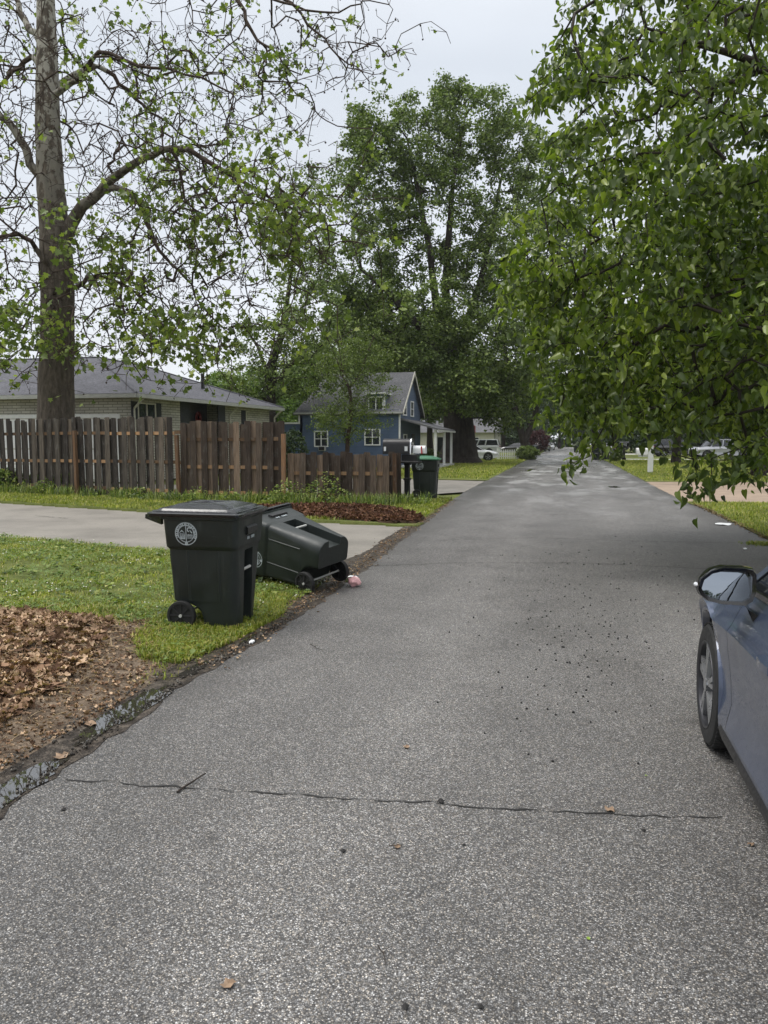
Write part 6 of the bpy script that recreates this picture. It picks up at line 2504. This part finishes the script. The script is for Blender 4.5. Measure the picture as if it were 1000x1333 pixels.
# the low twigs that dangle over the street and by the verge
for px, py, t_, n_ in ((742, 600, 9.0, 2), (752, 590, 9.0, 3), (768, 590, 9.2, 2), (775, 575, 9.2, 6), (800, 580, 9.4, 3), (860, 575, 8.5, 4), (905, 590, 8.3, 4), (935, 600, 8.2, 5), (968, 612, 8.2, 12), (900, 632, 8.0, 3), (925, 622, 8.1, 4), (988, 590, 8.2, 18), (735, 75, 10, 4), (700, 140, 10.5, 3), (690, 150, 10.5, 2), (742, 15, 10.5, 4), (655, 372, 11, 2)):
    for _ in range(n_):
        cand.append(tuple(D(px + RNG.normal(0, 9), py + RNG.normal(0, 8), t_ + RNG.normal(0, .25))))
cand = np.array(cand) - mo
tp = mul.grow(cand, .3, .10, droop=.12, upbias=-.1)
mul.radii(.005, 2.5)
mroot = tree_root('overhanging_tree', 'big-leaved tree whose low branches hang over the right side of the road', mo)
mul.wood('trunk', M['bark'], mroot, .03)
P = np.array(mul.p)
par = np.array(mul.par)
thin = np.where((mul.r < .014) & (par >= 0))[0]
thin = thin[RNG.uniform(0, 1, len(thin)) < .8]
C, Rm, S = leaf_set(P[thin], 5, .085, .083, .75, .6)
C2, Rm2, S2 = leaf_set(P[np.array(tp)], 4, .07, .095, .9, .5)
C, Rm, S = np.concatenate([C, C2]), np.concatenate([Rm, Rm2]), np.concatenate([S, S2])
print('mulberry leaves', len(C))
keep = leaf_objects(mroot, C, Rm, S, LEAF_HEART, M['near_leaf'], 290)
o = link('crown', scatter_mesh('crown', LEAF_HEART[0], LEAF_HEART[1], C[keep], Rm[keep], S[keep], M['near_leaf'], True), mroot)
o['kind'] = 'stuff'

# ================================================================== SMALL THINGS ON THE GROUND
def twig(name, label, a, b, r, seed=0, cat='twig'):
    rg = random.Random(seed)
    A0, B0 = Vector((*a, .008)), Vector((*b, .014))
    m = MB()
    k = 6
    pts = [A0.lerp(B0, i / k) + Vector((rg.gauss(0, .004), rg.gauss(0, .004), abs(rg.gauss(0, .002)))) for i in range(k + 1)]
    for i in range(k):
        m.cyl(pts[i], pts[i + 1], r * (1 - .08 * i), 6, r * (1 - .08 * (i + 1)))
    s_ = pts[2]
    m.cyl(s_, s_ + Vector((.012, .03, .004)), r * .6, 5, r * .3)
    return tag(m.build(name, M['twig'], smooth=50), label, cat)


def g2(px, py):
    return tuple(float(c) for c in G(px, py)[:2])


twig('twig', 'dark broken stick lying across the crack in the asphalt', g2(229, 1034), g2(268, 1011), .006, 1)
twig('twig', 'short thin twig below the crack, right of the middle', g2(504, 1104), g2(524, 1105), .002, 2)
twig('twig', 'curved thin twig near the bottom middle of the road', g2(492, 1236), g2(505, 1262), .0022, 3)
twig('twig', 'thin twig lying on the asphalt halfway to the tipped cart', g2(404, 840), g2(420, 850), .003, 4)


def road_leaf(label, px, py, s_, mat, seed):
    rg = random.Random(seed)
    me = bpy.data.meshes.new('fallen_leaf')
    tv = [(x * s_, (y - .5) * s_ * .7, .004 + abs(z) * s_ * .6) for x, y, z in LEAF_DEAD[0]]
    me.from_pydata(tv, [], LEAF_DEAD[1])
    me.materials.append(mat)
    p = g2(px, py)
    o = link('fallen_leaf', me, None, (p[0], p[1], .001), (0, 0, rg.uniform(0, 6)))
    return tag(o, label, 'leaf')


lm = m_plain('tan_leaf', (.24, .16, .10), .7, var=.3, scale=30)
lg = m_plain('green_leaf_bit', (.22, .32, .05), .6, var=.2, scale=30)
road_leaf('curled tan leaf at the bottom left of the road', 297, 1284, .055, lm, 1)
road_leaf('brown leaf lying on the crack right of the middle', 794, 1056, .06, lm, 2)
road_leaf('pale leaf alone on the asphalt above the crack', 529, 974, .05, lm, 3)
road_leaf('small brown leaf just below the crack in the middle', 517, 1104, .04, lm, 4)
road_leaf('pale yellow scrap beside the car sill', 978, 1101, .035, lm, 5)
road_leaf('tiny green bit near the crack by the car', 841, 1011, .018, lg, 6)
road_leaf('tiny green bit in the lower right of the road', 766, 1224, .02, lg, 7)
road_leaf('tan wet leaf in the gutter beside the leaf heap', 80, 987, .10, lm, 8)
road_leaf('tan leaf at the mud edge by the large puddle', 118, 945, .10, lm, 9)
stone = MB()
for i, (px, py, r) in enumerate(((447, 1109, .012), (83, 1055, .012), (574, 1045, .018), (838, 1082, .010), (604, 1101, .008), (528, 1312, .012), (626, 1312, .010))):
    p = g2(px, py)
    tv = [(x * r * 1.2, y * r, z * r * .7 + r * .5) for x, y, z in OCT[0]]
    m = MB()
    m.add(tv, OCT[1])
    o = m.build('pebble', M['crack'], loc=(p[0], p[1], 0), rot=(0, 0, i))
    tag(o, ['dark pebble left of the middle below the crack', 'dark crumb near the lower left road edge', 'dark clod sitting on the crack at mid road', 'dark pebble below the crack near the car', 'tiny dark pebble at mid road below the crack', 'dark pebble near the bottom edge, left of another', 'dark pebble near the bottom edge, right of another'][i], 'pebble')


def crumple(name, label, cat, loc, r, mat, seed, flat=.6):
    m = MB()
    bm = bmesh.new()
    bmesh.ops.create_icosphere(bm, subdivisions=2, radius=1)
    for v in bm.verts:
        k = 1 + .45 * noise.noise(v.co * 1.7 + Vector((seed, 0, 0))) + .25 * noise.noise(v.co * 4 + Vector((0, seed, 0)))
        v.co = Vector((v.co.x * k * r[0], v.co.y * k * r[1], v.co.z * k * r[2]))
    me = bpy.data.meshes.new(name)
    bm.to_mesh(me)
    bm.free()
    me.materials.append(mat)
    o = link(name, me, None, loc)
    return tag(o, label, cat)


p = D(461, 741, 8.55)
crumple('plastic_bag', 'crumpled pink plastic bag beside the wheel of the tipped cart', 'bag', (p[0], p[1], .055), (.075, .06, .055), M['pink'], 1)
p = G(459, 752)
crumple('paper_scrap', 'flat white scrap under the pink bag', 'litter', (p[0], p[1], .012), (.06, .035, .012), M['paper'], 2)
p = G(325, 818)
crumple('paper_scrap', 'white scrap at the front corner of the upright cart', 'litter', (p[0], p[1], .02), (.014, .04, .02), M['paper'], 3)
p = G(328, 838)
crumple('paper_scrap', 'white scrap on the wet gutter just below the upright cart', 'litter', (p[0], p[1], .016), (.018, .04, .012), M['paper'], 4)
p = G(942, 683)
crumple('paper_scrap', 'white scrap on the right road edge by the grass', 'litter', (p[0], p[1], .015), (.14, .2, .012), M['paper'], 5)
p = G(970, 715)
crumple('paper_scrap', 'small white speck of litter on the asphalt ahead of the car', 'litter', (p[0], p[1], .01), (.03, .03, .01), M['paper'], 6)
# weed tuft growing out of the right road edge
P_ = np.array([[3.05, 13.0, .0]]) + np.concatenate([RNG.normal(0, .11, (500, 2)), np.zeros((500, 1))], 1)
o = blades('edge_tuft', P_, .05, .005, M['blade'], .9)
# yellow-white litter line along the right kerb
n_ = 700
yy = RNG.uniform(12.5, 21.5, n_)
P_ = np.stack([3.28 + RNG.normal(0, .05, n_), yy, np.full(n_, .02)], 1)
tag(link('kerb_litter', scatter_mesh('kerb_litter', LEAF_DEAD[0], LEAF_DEAD[1], P_, rots(n_, .3), .03 * RNG.uniform(.4, 1.5, n_), M['straw'])), 'line of pale dry bits along the right road edge', 'debris', kind='stuff')

# thin air: far things fade a little
hz = MB().box(-480, 480, -140, 480, -1.1, 48)
hm_ = bpy.data.materials.new('haze')
hm_.use_nodes = True
ht = hm_.node_tree
ht.nodes.clear()
ho = ht.nodes.new('ShaderNodeOutputMaterial')
hp = ht.nodes.new('ShaderNodeVolumePrincipled')
hp.inputs['Color'].default_value = (.93, .96, 1, 1)
hp.inputs['Density'].default_value = .00022
hp.inputs['Anisotropy'].default_value = .2
ht.links.new(hp.outputs[0], ho.inputs['Volume'])
tag(hz.build('haze', hm_), 'faint damp haze over the street', 'haze', kind='stuff')

# repeats carry a shared group
GRP = {'tree': 'trees along the street', 'mailbox': 'mailboxes by the street', 'house': 'houses along the street', 'fence': 'fences', 'shrub': 'shrubs and weed clumps', 'twig': 'twigs on the asphalt',
       'leaf': 'stray leaves on the road', 'pebble': 'pebbles on the road', 'litter': 'white scraps of litter', 'car': 'parked cars', 'SUV': 'parked SUVs', 'pickup': 'parked pickups'}
for o in COL.objects:
    if o.parent is None and not o.get('group') and o.get('category') in GRP:
        o['group'] = GRP[o['category']]
